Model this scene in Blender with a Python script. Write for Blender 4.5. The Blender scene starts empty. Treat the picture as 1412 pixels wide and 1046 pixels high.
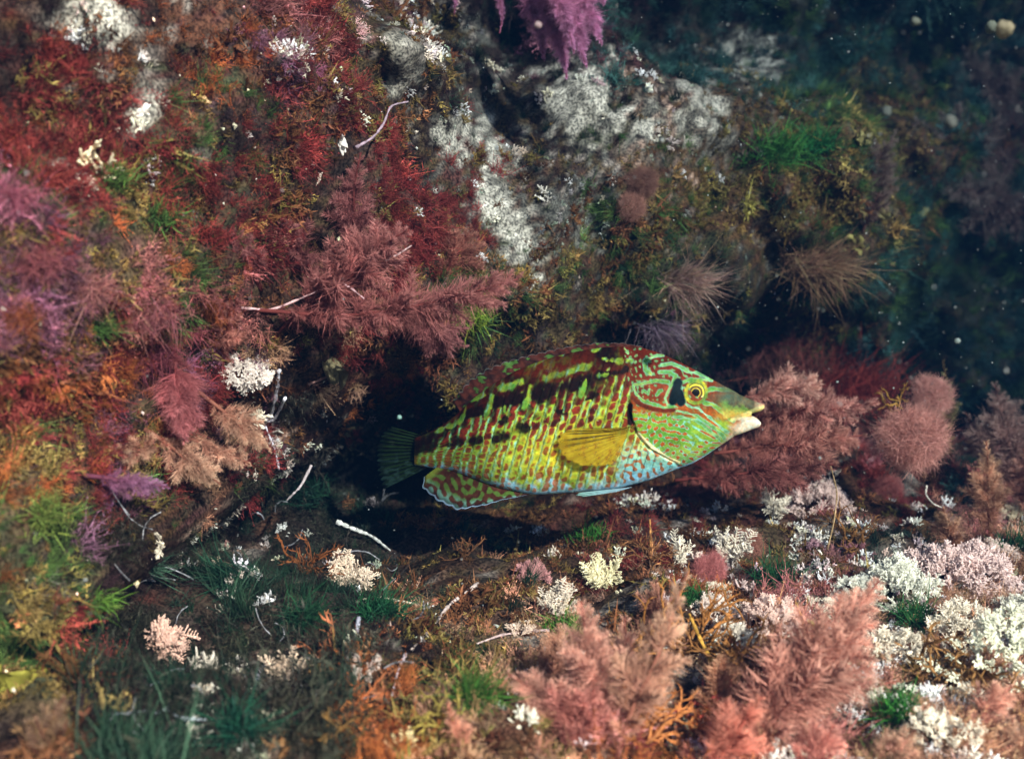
import bpy, math, random
import numpy as np
from mathutils import Vector, Quaternion, Matrix

random.seed(7)
rng = np.random.default_rng(11)
sc = bpy.context.scene
col = sc.collection
R = math.radians

# ------------------------------------------------------------------ camera
CAM = np.array([0.0, 0.0, 0.20])
PITCH = R(8.5)
W, H = 1412.0, 1046.0
TANH = 0.4442                       # tangent of half the horizontal field of view
cam = bpy.data.objects.new('camera', bpy.data.cameras.new('camera'))
col.objects.link(cam)
cam.location = CAM
cam.rotation_euler = (math.pi / 2 - PITCH, 0, 0)
cam.data.sensor_width = 36.0
cam.data.lens = 18.0 / TANH
cam.data.clip_start = 0.01
cam.data.clip_end = 60.0
cam.data.dof.use_dof = True
cam.data.dof.focus_distance = 0.63
cam.data.dof.aperture_fstop = 9.0
sc.camera = cam

# ------------------------------------------------------------------ light
SUN_DIR = Vector((-0.40, 0.77, -0.50)).normalized()       # the way the light travels
world = bpy.data.worlds.new('World')
sc.world = world
world.use_nodes = True
wn = world.node_tree
bg = wn.nodes['Background']
sky = wn.nodes.new('ShaderNodeTexSky')
sky.sky_type = 'NISHITA'
sky.sun_disc = False
elev = math.asin(-SUN_DIR.z)
sky.sun_elevation = elev
sky.sun_rotation = math.atan2(-SUN_DIR.x, -SUN_DIR.y)
wn.links.new(sky.outputs[0], bg.inputs[0])
bg.inputs[1].default_value = 0.05
sun = bpy.data.objects.new('sun', bpy.data.lights.new('sun', 'SUN'))
col.objects.link(sun)
sun.data.energy = 5.0
sun.data.angle = R(0.5)
sun.data.color = (1.0, 0.81, 0.64)
sun.rotation_euler = SUN_DIR.to_track_quat('-Z', 'Y').to_euler()
sun.location = (0.6, -1.0, 1.5)

sc.view_settings.view_transform = 'Standard'
sc.view_settings.look = 'None'
sc.view_settings.gamma = 1.0
sc.view_settings.use_curve_mapping = False
sc.view_settings.exposure = 2.93
sc.render.engine = 'CYCLES'
sc.cycles.use_denoising = True
sc.cycles.max_bounces = 6
sc.cycles.diffuse_bounces = 2
sc.cycles.glossy_bounces = 2
sc.cycles.transmission_bounces = 3
sc.cycles.volume_bounces = 0
sc.cycles.transparent_max_bounces = 8

# ------------------------------------------------------------------ helpers: pixel <-> place
cp, sp = math.cos(PITCH), math.sin(PITCH)
F_ = np.array([0, cp, -sp]); U_ = np.array([0, sp, cp])


def ray(px, py):
    a = (np.asarray(px, float) - W / 2) / (W / 2) * TANH
    b = -(np.asarray(py, float) - H / 2) / (W / 2) * TANH
    return np.stack([a, F_[1] + b * U_[1], F_[2] + b * U_[2]], -1)


def at(px, py, D):
    """the place that lies D metres ahead of the camera (along world Y) on the line of sight of a pixel"""
    r = ray(px, py)
    D = np.asarray(D, float)
    return CAM + r * (D / r[..., 1])[..., None]


def project(p):
    q = np.asarray(p) - CAM
    d = q @ F_
    d = np.where(d < 0.02, 0.02, d)
    px = W / 2 + (q[..., 0] / d) / TANH * (W / 2)
    py = H / 2 - ((q @ U_) / d) / TANH * (W / 2)
    return px, py, d


def pxm(D):
    return D * TANH / (W / 2)       # metres per photo pixel at distance D


# ------------------------------------------------------------------ helpers: noise
def _hash(ix, iy, iz, seed):
    h = (ix * 374761393 + iy * 668265263 + iz * 2147483647 + seed * 1274126177) & 0xFFFFFFFF
    h = ((h ^ (h >> 13)) * 1274126177) & 0xFFFFFFFF
    h = ((h ^ (h >> 16)) * 2246822519) & 0xFFFFFFFF
    return ((h ^ (h >> 15)) & 0xFFFFFF) / float(0xFFFFFF)


def vnoise(p, seed=0):
    p = np.asarray(p, float)
    i = np.floor(p).astype(np.int64)
    f = p - i
    f = f * f * (3 - 2 * f)
    out = 0
    for dx in (0, 1):
        for dy in (0, 1):
            for dz in (0, 1):
                w = (f[..., 0] if dx else 1 - f[..., 0]) * (f[..., 1] if dy else 1 - f[..., 1]) * (f[..., 2] if dz else 1 - f[..., 2])
                out = out + w * _hash(i[..., 0] + dx, i[..., 1] + dy, i[..., 2] + dz, seed)
    return out * 2 - 1


def fbm(p, octs=4, seed=0):
    s, a = 0, 1.0
    p = np.asarray(p, float)
    for k in range(octs):
        s = s + a * vnoise(p, seed + k)
        p = p * 2.03 + 7.1
        a *= 0.5
    return s


def sstep(a, b, x):
    t = np.clip((x - a) / (b - a), 0, 1)
    return t * t * (3 - 2 * t)


def unit(v):
    return v / np.maximum(np.linalg.norm(v, axis=-1, keepdims=True), 1e-9)


# ------------------------------------------------------------------ helpers: meshes
def mesh_of(name, V, Fc, C=None, mat=None, smooth=True):
    V = np.ascontiguousarray(V, np.float32).reshape(-1, 3)
    Fc = np.ascontiguousarray(Fc, np.int32)
    n = Fc.shape[1]
    me = bpy.data.meshes.new(name)
    me.vertices.add(len(V)); me.vertices.foreach_set('co', V.ravel())
    me.loops.add(Fc.size); me.loops.foreach_set('vertex_index', Fc.ravel())
    me.polygons.add(len(Fc))
    me.polygons.foreach_set('loop_start', np.arange(0, Fc.size, n, dtype=np.int32))
    me.polygons.foreach_set('loop_total', np.full(len(Fc), n, np.int32))
    me.update(calc_edges=True)
    me.polygons.foreach_set('use_smooth', np.full(len(Fc), smooth))
    if C is not None:
        a = me.color_attributes.new('Col', 'FLOAT_COLOR', 'POINT')
        C = np.asarray(C, np.float32)
        if C.ndim == 1:
            C = np.tile(C, (len(V), 1))
        a.data.foreach_set('color', np.concatenate([C[:, :3], np.ones((len(V), 1), np.float32)], 1).ravel())
    if mat:
        me.materials.append(mat)
    return me


class Bag:
    """collects triangles of one object"""
    def __init__(s): s.V, s.F, s.C, s.n = [], [], [], 0

    def add(s, V, F, C):
        V = np.asarray(V, float).reshape(-1, 3)
        C = np.asarray(C, float)
        if C.ndim == 1: C = np.tile(C, (len(V), 1))
        s.V.append(V); s.F.append(np.asarray(F, np.int64) + s.n); s.C.append(C); s.n += len(V)

    def mesh(s, name, mat, smooth=True):
        return mesh_of(name, np.concatenate(s.V), np.concatenate(s.F), np.concatenate(s.C), mat, smooth)


def ribbons(P0, d, L, w, bend, C, nseg=2, tip=None, base_w=1.0, rs=rng):
    """N tapering bent blades -> verts, tris, colours"""
    N = len(P0)
    L = np.broadcast_to(np.asarray(L, float), (N,)); w = np.broadcast_to(np.asarray(w, float), (N,))
    side = unit(np.cross(d, rs.normal(size=(N, 3))))
    rows = []
    for k in range(nseg + 1):
        t = k / nseg
        c = P0 + d * (L * t)[:, None] + bend * (L * t * t)[:, None]
        if k == nseg:
            rows.append([c])
        else:
            ww = (w * (1 - 0.75 * t ** 1.5) * (base_w if k == 0 else 1) / 2)[:, None]
            rows.append([c - side * ww, c + side * ww])
    V = np.stack([v for r in rows for v in r], 1)
    m = V.shape[1]
    tri = []
    for k in range(nseg):
        a, b = 2 * k, 2 * k + 1
        if k == nseg - 1:
            tri.append((a, b, 2 * nseg))
        else:
            tri += [(a, b, a + 3), (a, a + 3, a + 2)]
    Fc = (np.arange(N)[:, None, None] * m + np.asarray(tri)[None]).reshape(-1, 3)
    C = np.asarray(C, float)
    if C.ndim == 1: C = np.tile(C, (N, 1))
    CC = np.repeat(C[:, None, :], m, 1)
    if tip is not None:
        lv = np.array([k / nseg for k in range(nseg) for _ in (0, 1)] + [1.0])
        CC = CC * (1 - lv[None, :, None]) + CC * np.asarray(tip) * lv[None, :, None]
    return V.reshape(-1, 3), Fc, CC.reshape(-1, 3)


def tube(pts, rad, sides=6, cap=True):
    pts = np.asarray(pts, float); n = len(pts)
    rad = np.broadcast_to(np.asarray(rad, float), (n,))
    tg = unit(np.gradient(pts, axis=0))
    ref = np.array([0.31, 0.17, 0.93]) if abs(tg[0] @ np.array([0.31, 0.17, 0.93])) < .9 else np.array([1., 0, 0])
    a = unit(np.cross(tg, ref)); b = np.cross(tg, a)
    th = np.linspace(0, 2 * np.pi, sides, endpoint=False)
    V = pts[:, None] + rad[:, None, None] * (np.cos(th)[None, :, None] * a[:, None] + np.sin(th)[None, :, None] * b[:, None])
    i = np.arange(n - 1)[:, None] * sides; j = np.arange(sides)[None]; k = (j + 1) % sides
    f1 = np.stack([i + j, i + k, i + sides + k], -1).reshape(-1, 3)
    f2 = np.stack([i + j, i + sides + k, i + sides + j], -1).reshape(-1, 3)
    V = V.reshape(-1, 3); Fc = np.concatenate([f1, f2])
    if cap:
        V = np.concatenate([V, pts[:1], pts[-1:] + tg[-1:] * rad[-1]])
        m = n * sides
        j = np.arange(sides); k = (j + 1) % sides
        Fc = np.concatenate([Fc, np.stack([k, j, np.full(sides, m)], -1),
                             np.stack([(n - 1) * sides + j, (n - 1) * sides + k, np.full(sides, m + 1)], -1)])
    return V, Fc


def blob(c, r, rs, sub=1, rough=0.25, seed=0):
    """a small uneven rounded lump"""
    t = (1 + 5 ** .5) / 2
    V = unit(np.array([(-1, t, 0), (1, t, 0), (-1, -t, 0), (1, -t, 0), (0, -1, t), (0, 1, t), (0, -1, -t), (0, 1, -t),
                       (t, 0, -1), (t, 0, 1), (-t, 0, -1), (-t, 0, 1)], float))
    Fc = [(0, 11, 5), (0, 5, 1), (0, 1, 7), (0, 7, 10), (0, 10, 11), (1, 5, 9), (5, 11, 4), (11, 10, 2), (10, 7, 6), (7, 1, 8),
          (3, 9, 4), (3, 4, 2), (3, 2, 6), (3, 6, 8), (3, 8, 9), (4, 9, 5), (2, 4, 11), (6, 2, 10), (8, 6, 7), (9, 8, 1)]
    for _ in range(sub):
        mid, NF, VL = {}, [], [tuple(v) for v in V]
        def m(a, b):
            k = (min(a, b), max(a, b))
            if k not in mid:
                q = unit((np.array(VL[a]) + np.array(VL[b]))); mid[k] = len(VL); VL.append(tuple(q))
            return mid[k]
        for a, b, c_ in Fc:
            ab, bc, ca = m(a, b), m(b, c_), m(c_, a)
            NF += [(a, ab, ca), (b, bc, ab), (c_, ca, bc), (ab, bc, ca)]
        V, Fc = np.array(VL), NF
    s = 1 + rough * fbm(V * 1.7 + seed * 3.1, 2, seed)
    return np.asarray(c) + V * s[:, None] * np.asarray(r), np.array(Fc)


def link(name, data, parent=None):
    o = bpy.data.objects.new(name, data)
    col.objects.link(o)
    if parent: o.parent = parent
    return o


def tag(o, label=None, cat=None, group=None, kind=None):
    if label: o['label'] = label
    if cat: o['category'] = cat
    if group: o['group'] = group
    if kind: o['kind'] = kind
    return o


# ------------------------------------------------------------------ materials
def weed_material(name, rough=0.55, trans=0.3, spec=0.3, var=0.35, scale=260.0, bump=0.0):
    """albedo = the plant's own colour (point attribute) x the object's tint, mottled; thin tissue lets light through"""
    m = bpy.data.materials.new(name); m.use_nodes = True
    nt = m.node_tree; N = nt.nodes; Lk = nt.links
    b = N['Principled BSDF']; out = N['Material Output']
    at_ = N.new('ShaderNodeAttribute'); at_.attribute_name = 'Col'
    oi = N.new('ShaderNodeObjectInfo')
    mul = N.new('ShaderNodeMix'); mul.data_type = 'RGBA'; mul.blend_type = 'MULTIPLY'; mul.inputs[0].default_value = 1
    Lk.new(at_.outputs['Color'], mul.inputs[6]); Lk.new(oi.outputs['Color'], mul.inputs[7])
    geo = N.new('ShaderNodeNewGeometry')
    nz = N.new('ShaderNodeTexNoise'); nz.inputs['Scale'].default_value = scale; nz.inputs['Detail'].default_value = 3
    Lk.new(geo.outputs['Position'], nz.inputs['Vector'])
    mr = N.new('ShaderNodeMapRange'); mr.inputs[1].default_value = 0.25; mr.inputs[2].default_value = 0.75
    mr.inputs[3].default_value = 1 - var; mr.inputs[4].default_value = 1 + var
    Lk.new(nz.outputs[0], mr.inputs[0])
    vm = N.new('ShaderNodeVectorMath'); vm.operation = 'SCALE'
    Lk.new(mul.outputs[2], vm.inputs[0]); Lk.new(mr.outputs[0], vm.inputs['Scale'])
    Lk.new(vm.outputs[0], b.inputs['Base Color'])
    b.inputs['Roughness'].default_value = rough
    b.inputs['Specular IOR Level'].default_value = spec
    if bump:
        bp = N.new('ShaderNodeBump'); bp.inputs['Strength'].default_value = bump; bp.inputs['Distance'].default_value = 0.002
        Lk.new(nz.outputs[0], bp.inputs['Height']); Lk.new(bp.outputs[0], b.inputs['Normal'])
    if trans:
        tr = N.new('ShaderNodeBsdfTranslucent'); Lk.new(vm.outputs[0], tr.inputs[0])
        mx = N.new('ShaderNodeMixShader'); mx.inputs[0].default_value = trans
        Lk.new(b.outputs[0], mx.inputs[1]); Lk.new(tr.outputs[0], mx.inputs[2]); Lk.new(mx.outputs[0], out.inputs[0])
    return m


M_ROCK = weed_material('encrusted_rock', 0.8, 0, 0.05, 0.5, 190, 0.9)
_n = M_ROCK.node_tree                      # a second, finer grain on the crust
_g = next(k for k in _n.nodes if k.type == 'NEW_GEOMETRY')
_v = next(k for k in _n.nodes if k.type == 'VECT_MATH')
_z = _n.nodes.new('ShaderNodeTexNoise'); _z.inputs['Scale'].default_value = 620; _z.inputs['Detail'].default_value = 2
_r = _n.nodes.new('ShaderNodeMapRange'); _r.inputs[1].default_value = .38; _r.inputs[2].default_value = .60; _r.inputs[3].default_value = .30; _r.inputs[4].default_value = 1.25
_s = _n.nodes.new('ShaderNodeVectorMath'); _s.operation = 'SCALE'
_n.links.new(_g.outputs['Position'], _z.inputs['Vector']); _n.links.new(_z.outputs[0], _r.inputs[0])
_n.links.new(_v.outputs[0], _s.inputs[0]); _n.links.new(_r.outputs[0], _s.inputs['Scale'])
_n.links.new(_s.outputs[0], _n.nodes['Principled BSDF'].inputs['Base Color'])
M_TURF = weed_material('seaweed_turf', 0.45, 0.25, 0.07, 0.35, 120)
M_TUFT = weed_material('seaweed_tuft', 0.45, 0.22, 0.07, 0.35, 120)
_n = M_TUFT.node_tree
for _k in list(_n.nodes):
    if _k.type == 'OBJECT_INFO':
        _t = _n.nodes.new('ShaderNodeAttribute'); _t.attribute_type = 'INSTANCER'; _t.attribute_name = 'tint'
        _to = _k.outputs['Color'].links[0].to_socket
        _n.links.new(_t.outputs['Color'], _to); _n.nodes.remove(_k)
M_PLUME = weed_material('feathery_seaweed', 0.6, 0.35, 0.06, 0.25, 150)
M_CHALK = weed_material('chalky_coralline', 0.6, 0.1, 0.08, 0.18, 400)
M_BLADE = weed_material('fleshy_seaweed', 0.4, 0.3, 0.12, 0.35, 300)
M_TWIG = weed_material('crusted_twig', 0.7, 0, 0.08, 0.45, 500, 0.5)
M_FISH = weed_material('fish_skin', 0.48, 0, 0.02, 0.10, 900)
M_FIN = weed_material('fin_membrane', 0.5, 0.35, 0.03, 0.12, 700)
M_THIN = weed_material('thin_fin_membrane', 0.5, 0.45, 0.03, 0.12, 700)
_n = M_THIN.node_tree; _b = _n.nodes['Principled BSDF']
_o = _n.nodes['Material Output']; _l = _o.inputs[0].links[0].from_socket
_m = _n.nodes.new('ShaderNodeMixShader'); _m.inputs[0].default_value = .46; _x = _n.nodes.new('ShaderNodeBsdfTransparent')
_n.links.new(_l, _m.inputs[1]); _n.links.new(_x.outputs[0], _m.inputs[2]); _n.links.new(_m.outputs[0], _o.inputs[0])
M_MOTE = weed_material('drifting_matter', 0.8, 0.5, 0.1, 0.1, 900)


def gloss_material(name, c, rough):
    m = bpy.data.materials.new(name); m.use_nodes = True
    b = m.node_tree.nodes['Principled BSDF']
    nz = m.node_tree.nodes.new('ShaderNodeTexNoise'); nz.inputs['Scale'].default_value = 900
    rp = m.node_tree.nodes.new('ShaderNodeMapRange'); rp.inputs[3].default_value = rough * .8; rp.inputs[4].default_value = rough * 1.2
    m.node_tree.links.new(nz.outputs[0], rp.inputs[0]); m.node_tree.links.new(rp.outputs[0], b.inputs['Roughness'])
    b.inputs['Base Color'].default_value = (*c, 1)
    return m


M_PUPIL = gloss_material('pupil_black', (.006, .007, .008), .08)

# ------------------------------------------------------------------ the water
def add_haze():
    x0, x1, y0, y1, z0, z1 = -1.6, 2.3, -0.40, 2.5, -1.75, 1.30
    V = [(x, y, z) for x in (x0, x1) for y in (y0, y1) for z in (z0, z1)]
    Fc = [(0, 1, 3, 2), (4, 6, 7, 5), (0, 4, 5, 1), (2, 3, 7, 6), (0, 2, 6, 4), (1, 5, 7, 3)]
    m = bpy.data.materials.new('sea_water'); m.use_nodes = True
    nt = m.node_tree
    nt.nodes.remove(nt.nodes['Principled BSDF'])
    v = nt.nodes.new('ShaderNodeVolumePrincipled')
    v.inputs['Color'].default_value = (0.0042, 0.016, 0.044, 1)
    v.inputs['Absorption Color'].default_value = (0.0, 0.018, 0.060, 1)
    v.inputs['Density'].default_value = 0.88
    v.inputs['Anisotropy'].default_value = 0.3
    nt.links.new(v.outputs[0], nt.nodes['Material Output'].inputs['Volume'])
    o = link('haze', mesh_of('haze', V, Fc, None, m, False))
    tag(o, 'dim blue green sea water that dulls the far rocks', 'water haze', kind='stuff')
add_haze()

# ------------------------------------------------------------------ the rock and the ledge
WALL_CP = [  # pixel, pixel, metres ahead
    (0, 0, .47), (120, 100, .47), (0, 300, .43), (0, 500, .43), (0, 700, .43), (0, 900, .41), (-250, 0, .40), (-250, 500, .36), (-250, 900, .34),
    (240, 180, .50), (150, 420, .47), (150, 600, .48), (130, 800, .46), (300, 50, .54), (400, 120, .58), (550, 60, .63), (600, 140, .69),
    (450, 250, .61), (300, 330, .55), (450, 360, .62), (600, 420, .66), (300, 480, .58), (250, 620, .57), (380, 560, .70),
    (650, 200, .74), (720, 330, .72), (830, 110, .80), (700, 60, .92), (620, 50, .90), (690, 150, .83),
    (900, 60, 1.08), (1000, 40, 1.15), (950, 180, .82), (1050, 220, .85), (1150, 240, .89), (1210, 310, .92),
    (870, 290, .77), (900, 400, .80), (1000, 400, .84), (1130, 370, .89), (1010, 480, 1.05), (1120, 450, 1.05), (1250, 250, 1.08), (1280, 320, 1.15),
    (1250, 100, 1.28), (1400, 100, 1.30), (1330, 380, 1.30), (1412, 400, 1.34), (1250, 480, 1.32), (1150, 100, 1.22), (1400, 250, 1.28), (1700, 300, 1.5),
    (520, 600, .98), (450, 620, .92), (600, 660, 1.0), (640, 500, .74), (720, 470, .76), (850, 470, .86), (800, 640, 1.05), (600, 700, .98), (1000, 600, 1.2),
    (1300, 600, 1.45), (700, -200, .95), (200, -200, .55), (1200, -250, 1.5), (1700, -200, 1.8), (560, 545, .82)]
FLOOR_CP = [
    (700, 1046, .41), (300, 1046, .41), (0, 1046, .40), (1100, 1046, .43), (1400, 1046, .45), (200, 800, .55), (400, 800, .60), (600, 800, .63),
    (800, 800, .62), (1000, 800, .62), (1200, 800, .62), (1400, 800, .64), (450, 720, .72), (700, 740, .76), (900, 715, .76), (1100, 690, .80),
    (1250, 680, .82), (1412, 690, .82), (1100, 625, .98), (1290, 640, .95), (1412, 660, .95), (900, 900, .52), (1200, 920, .52), (500, 920, .50),
    (700, 690, .95), (1600, 700, .85), (-200, 1000, .42)]


def shepard(q, cp, val, p=3.2, eps=0.02):
    out = np.zeros(len(q)); ws = np.zeros(len(q))
    for c, v in zip(cp, val):
        w = 1.0 / (((q - c) ** 2).sum(1) + eps ** 2) ** (p / 2)
        out += w * v; ws += w
    return out / ws


wc = np.array([at(a, b, c) for a, b, c in WALL_CP])
fc = np.array([at(a, b, c) for a, b, c in FLOOR_CP])
fl_xy = np.concatenate([fc[:, :2], [(-.6, -.2), (0, -.25), (.8, -.25), (1.6, .3), (.55, 1.25), (1.2, 1.0), (1.4, 1.8), (.4, 1.7), (-.3, 1.3)]])
fl_z = np.concatenate([fc[:, 2], [.03, 0.0, .03, -.05, -.20, -.12, -.45, -.35, 0.0]])


class Field:
    def __init__(s, a0, a1, b0, b1, step, fn):
        s.a = np.arange(a0, a1, step); s.b = np.arange(b0, b1, step); s.step = step
        A, B = np.meshgrid(s.a, s.b, indexing='ij')
        s.A, s.B = A, B
        s.v = fn(np.stack([A.ravel(), B.ravel()], 1)).reshape(A.shape)
        s.ga, s.gb = np.gradient(s.v, step)

    def _s(s, arr, a, b):
        x = np.clip((a - s.a[0]) / s.step, 0, len(s.a) - 1.001); y = np.clip((b - s.b[0]) / s.step, 0, len(s.b) - 1.001)
        i = x.astype(int); j = y.astype(int); u = x - i; v = y - j
        return arr[i, j] * (1 - u) * (1 - v) + arr[i + 1, j] * u * (1 - v) + arr[i, j + 1] * (1 - u) * v + arr[i + 1, j + 1] * u * v

    def __call__(s, a, b):
        return s._s(s.v, a, b), s._s(s.ga, a, b), s._s(s.gb, a, b)


def wall_fn(q):
    y = shepard(q, wc[:, [0, 2]], wc[:, 1])
    p = np.stack([q[:, 0], y * 0.5, q[:, 1]], 1)
    return y + 0.028 * fbm(p * 11, 3, 3) * np.clip(y, .4, 1.3) + 0.015 * fbm(p * 27, 2, 13) + 0.009 * fbm(p * 55, 4, 9)


def floor_fn(q):
    z = shepard(q, fl_xy, fl_z, 3.0, 0.05)
    p = np.stack([q[:, 0], q[:, 1], z], 1)
    return z + 0.012 * fbm(p * 14, 3, 5) + 0.009 * fbm(p * 34, 2, 15) + 0.005 * fbm(p * 70, 2, 8)


WALL = Field(-0.95, 1.95, -0.65, 1.20, 0.0036, wall_fn)
FLOOR = Field(-0.95, 1.95, -0.33, 2.0, 0.0085, floor_fn)

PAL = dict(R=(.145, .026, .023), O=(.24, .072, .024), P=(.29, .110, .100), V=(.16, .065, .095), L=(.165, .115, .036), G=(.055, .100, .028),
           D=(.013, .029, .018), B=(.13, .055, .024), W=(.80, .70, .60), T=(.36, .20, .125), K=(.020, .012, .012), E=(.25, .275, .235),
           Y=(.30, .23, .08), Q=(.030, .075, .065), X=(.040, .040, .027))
ZONE = [s.split() for s in (  # dark letters and bare dots around the hollow put its shade into the colour
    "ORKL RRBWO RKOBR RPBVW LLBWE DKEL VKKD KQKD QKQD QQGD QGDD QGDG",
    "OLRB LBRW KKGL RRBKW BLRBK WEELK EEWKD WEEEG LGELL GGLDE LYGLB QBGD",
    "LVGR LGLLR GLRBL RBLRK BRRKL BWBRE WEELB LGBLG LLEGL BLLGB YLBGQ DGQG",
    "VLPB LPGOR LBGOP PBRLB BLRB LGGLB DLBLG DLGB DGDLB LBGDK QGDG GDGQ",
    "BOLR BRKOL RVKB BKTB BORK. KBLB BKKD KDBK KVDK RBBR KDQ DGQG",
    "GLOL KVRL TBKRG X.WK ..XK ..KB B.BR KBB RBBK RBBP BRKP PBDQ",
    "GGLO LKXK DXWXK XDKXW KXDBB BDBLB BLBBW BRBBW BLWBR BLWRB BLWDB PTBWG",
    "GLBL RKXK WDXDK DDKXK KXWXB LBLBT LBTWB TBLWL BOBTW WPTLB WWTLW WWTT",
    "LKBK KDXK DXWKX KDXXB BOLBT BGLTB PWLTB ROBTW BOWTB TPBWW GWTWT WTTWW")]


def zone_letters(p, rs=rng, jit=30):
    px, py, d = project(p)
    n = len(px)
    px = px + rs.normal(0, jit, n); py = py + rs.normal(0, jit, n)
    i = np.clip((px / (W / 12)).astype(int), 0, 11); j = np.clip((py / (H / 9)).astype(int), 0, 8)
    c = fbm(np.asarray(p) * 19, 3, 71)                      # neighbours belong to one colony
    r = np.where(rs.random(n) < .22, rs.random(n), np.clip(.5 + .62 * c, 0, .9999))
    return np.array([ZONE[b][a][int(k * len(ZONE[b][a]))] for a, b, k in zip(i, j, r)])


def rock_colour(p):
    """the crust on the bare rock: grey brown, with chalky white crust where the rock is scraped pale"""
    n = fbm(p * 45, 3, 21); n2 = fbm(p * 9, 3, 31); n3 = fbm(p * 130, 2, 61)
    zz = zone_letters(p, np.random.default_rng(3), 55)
    PALB = dict(PAL); PALB['.'] = (.03, .022, .02)  # bare cells get near-black rock, painted to deepen the hollow's shade
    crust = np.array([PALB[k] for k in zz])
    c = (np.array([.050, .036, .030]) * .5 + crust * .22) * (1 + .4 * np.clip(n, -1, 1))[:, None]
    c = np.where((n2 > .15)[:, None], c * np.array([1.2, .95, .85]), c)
    px, py, d = project(p)
    pale = np.zeros(len(p))
    for a, b, rx, ry, k in ((642, 188, 36, 40, 0), (682, 258, 30, 60, 0), (714, 330, 22, 52, .1), (812, 122, 62, 50, 0), (868, 172, 50, 52, 0), (738, 388, 18, 36, .2), (1045, 85, 38, 38, 0),
                            (125, 35, 46, 48, 0), (195, 150, 22, 32, 0), (960, 150, 60, 60, .3), (560, 90, 26, 40, .4)):
        e = np.sqrt(((px - a) / rx) ** 2 + ((py - b) / ry) ** 2) + 0.50 * n + .25 * n2 + .55 * n3
        pale = np.maximum(pale, (1 - sstep(.55, 1.0, e)) * (1 - k))
    speck = sstep(.0, .5, fbm(p * 170, 2, 77) + .25 * n)
    wc_ = np.array([.58, .55, .46]) * (0.75 + .25 * n[:, None]) * (1 - .75 * speck[:, None])
    return c * (1 - pale[:, None]) + wc_ * pale[:, None], pale


def build_surface(name, fld, wall):
    A, B, v = fld.A.ravel(), fld.B.ravel(), fld.v.ravel()
    V = np.stack([A, v, B], 1) if wall else np.stack([A, B, v], 1)
    nA, nB = fld.A.shape
    i = (np.arange(nA - 1)[:, None] * nB + np.arange(nB - 1)[None]).ravel()
    Fc = np.stack([i, i + nB, i + nB + 1, i + 1], 1)
    if not wall: pass
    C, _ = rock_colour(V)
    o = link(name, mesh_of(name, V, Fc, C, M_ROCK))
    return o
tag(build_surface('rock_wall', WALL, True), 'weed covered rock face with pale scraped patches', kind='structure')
tag(build_surface('sea_floor', FLOOR, False), 'weed covered rock ledge below the fish', kind='structure')


def rock_at(px, py):
    """how far ahead the rock or the ledge lies on the line of sight of a pixel"""
    D = np.arange(.30, 2.1, .003)
    p = at(np.full(len(D), px), np.full(len(D), py), D)
    hit = (p[:, 1] >= WALL(p[:, 0], p[:, 2])[0]) | (p[:, 2] <= FLOOR(p[:, 0], p[:, 1])[0])
    return float(D[np.argmax(hit)]) if hit.any() else 2.0


def seat(px, py, D, lift=.002, reach=.2):
    """stand a thing on the rock: its distance becomes that of the rock when it is near it"""
    Dr = rock_at(px, py)
    return Dr - lift if abs(Dr - D) < reach or D > Dr else D


# ------------------------------------------------------------------ turf (stuff)
TURF = dict(  # length m, width m, blades, spread
    R=(.0065, .0006, 14, .8), O=(.0060, .0007, 13, .8), P=(.0075, .00045, 22, .9), V=(.008, .0005, 18, .8), L=(.0070, .0010, 10, .9),
    G=(.0100, .0005, 16, .7), D=(.0115, .0005, 16, .8), B=(.0075, .0010, 10, .9), W=(.0036, .0009, 12, 1.0), T=(.0065, .0006, 16, .8),
    K=(.0060, .0007, 10, .9), E=(.0026, .0007, 10, 1.0), Y=(.0060, .0018, 9, .9), Q=(.0120, .0012, 12, .9))


def sample(fld, wall, n):
    a = rng.uniform(fld.a[0], fld.a[-1], n); b = rng.uniform(fld.b[0], fld.b[-1], n)
    v, ga, gb = fld(a, b)
    ar = np.sqrt(1 + ga ** 2 + gb ** 2)
    P = np.stack([a, v, b], 1) if wall else np.stack([a, b, v], 1)
    Nn = unit(np.stack([ga, -np.ones(n), gb], 1)) if wall else unit(np.stack([-ga, -gb, np.ones(n)], 1))
    px, py, d = project(P)
    inn = (px > -160) & (px < 1570) & (py > -140) & (py < 1180) & (P[:, 1] > .2)
    pr = np.clip(ar / 3.0, .2, 1) * np.where(inn, 1, .06) * np.clip((.62 / d) ** 1.5, .10, 1.3) / 1.3
    keep = rng.random(n) < pr
    if wall:
        keep &= P[:, 2] > FLOOR(P[:, 0], P[:, 1])[0] - .01
    else:
        keep &= P[:, 1] < WALL(P[:, 0], P[:, 2])[0] + .01
    return P[keep], Nn[keep], d[keep]


TR = np.random.default_rng(41)


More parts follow.
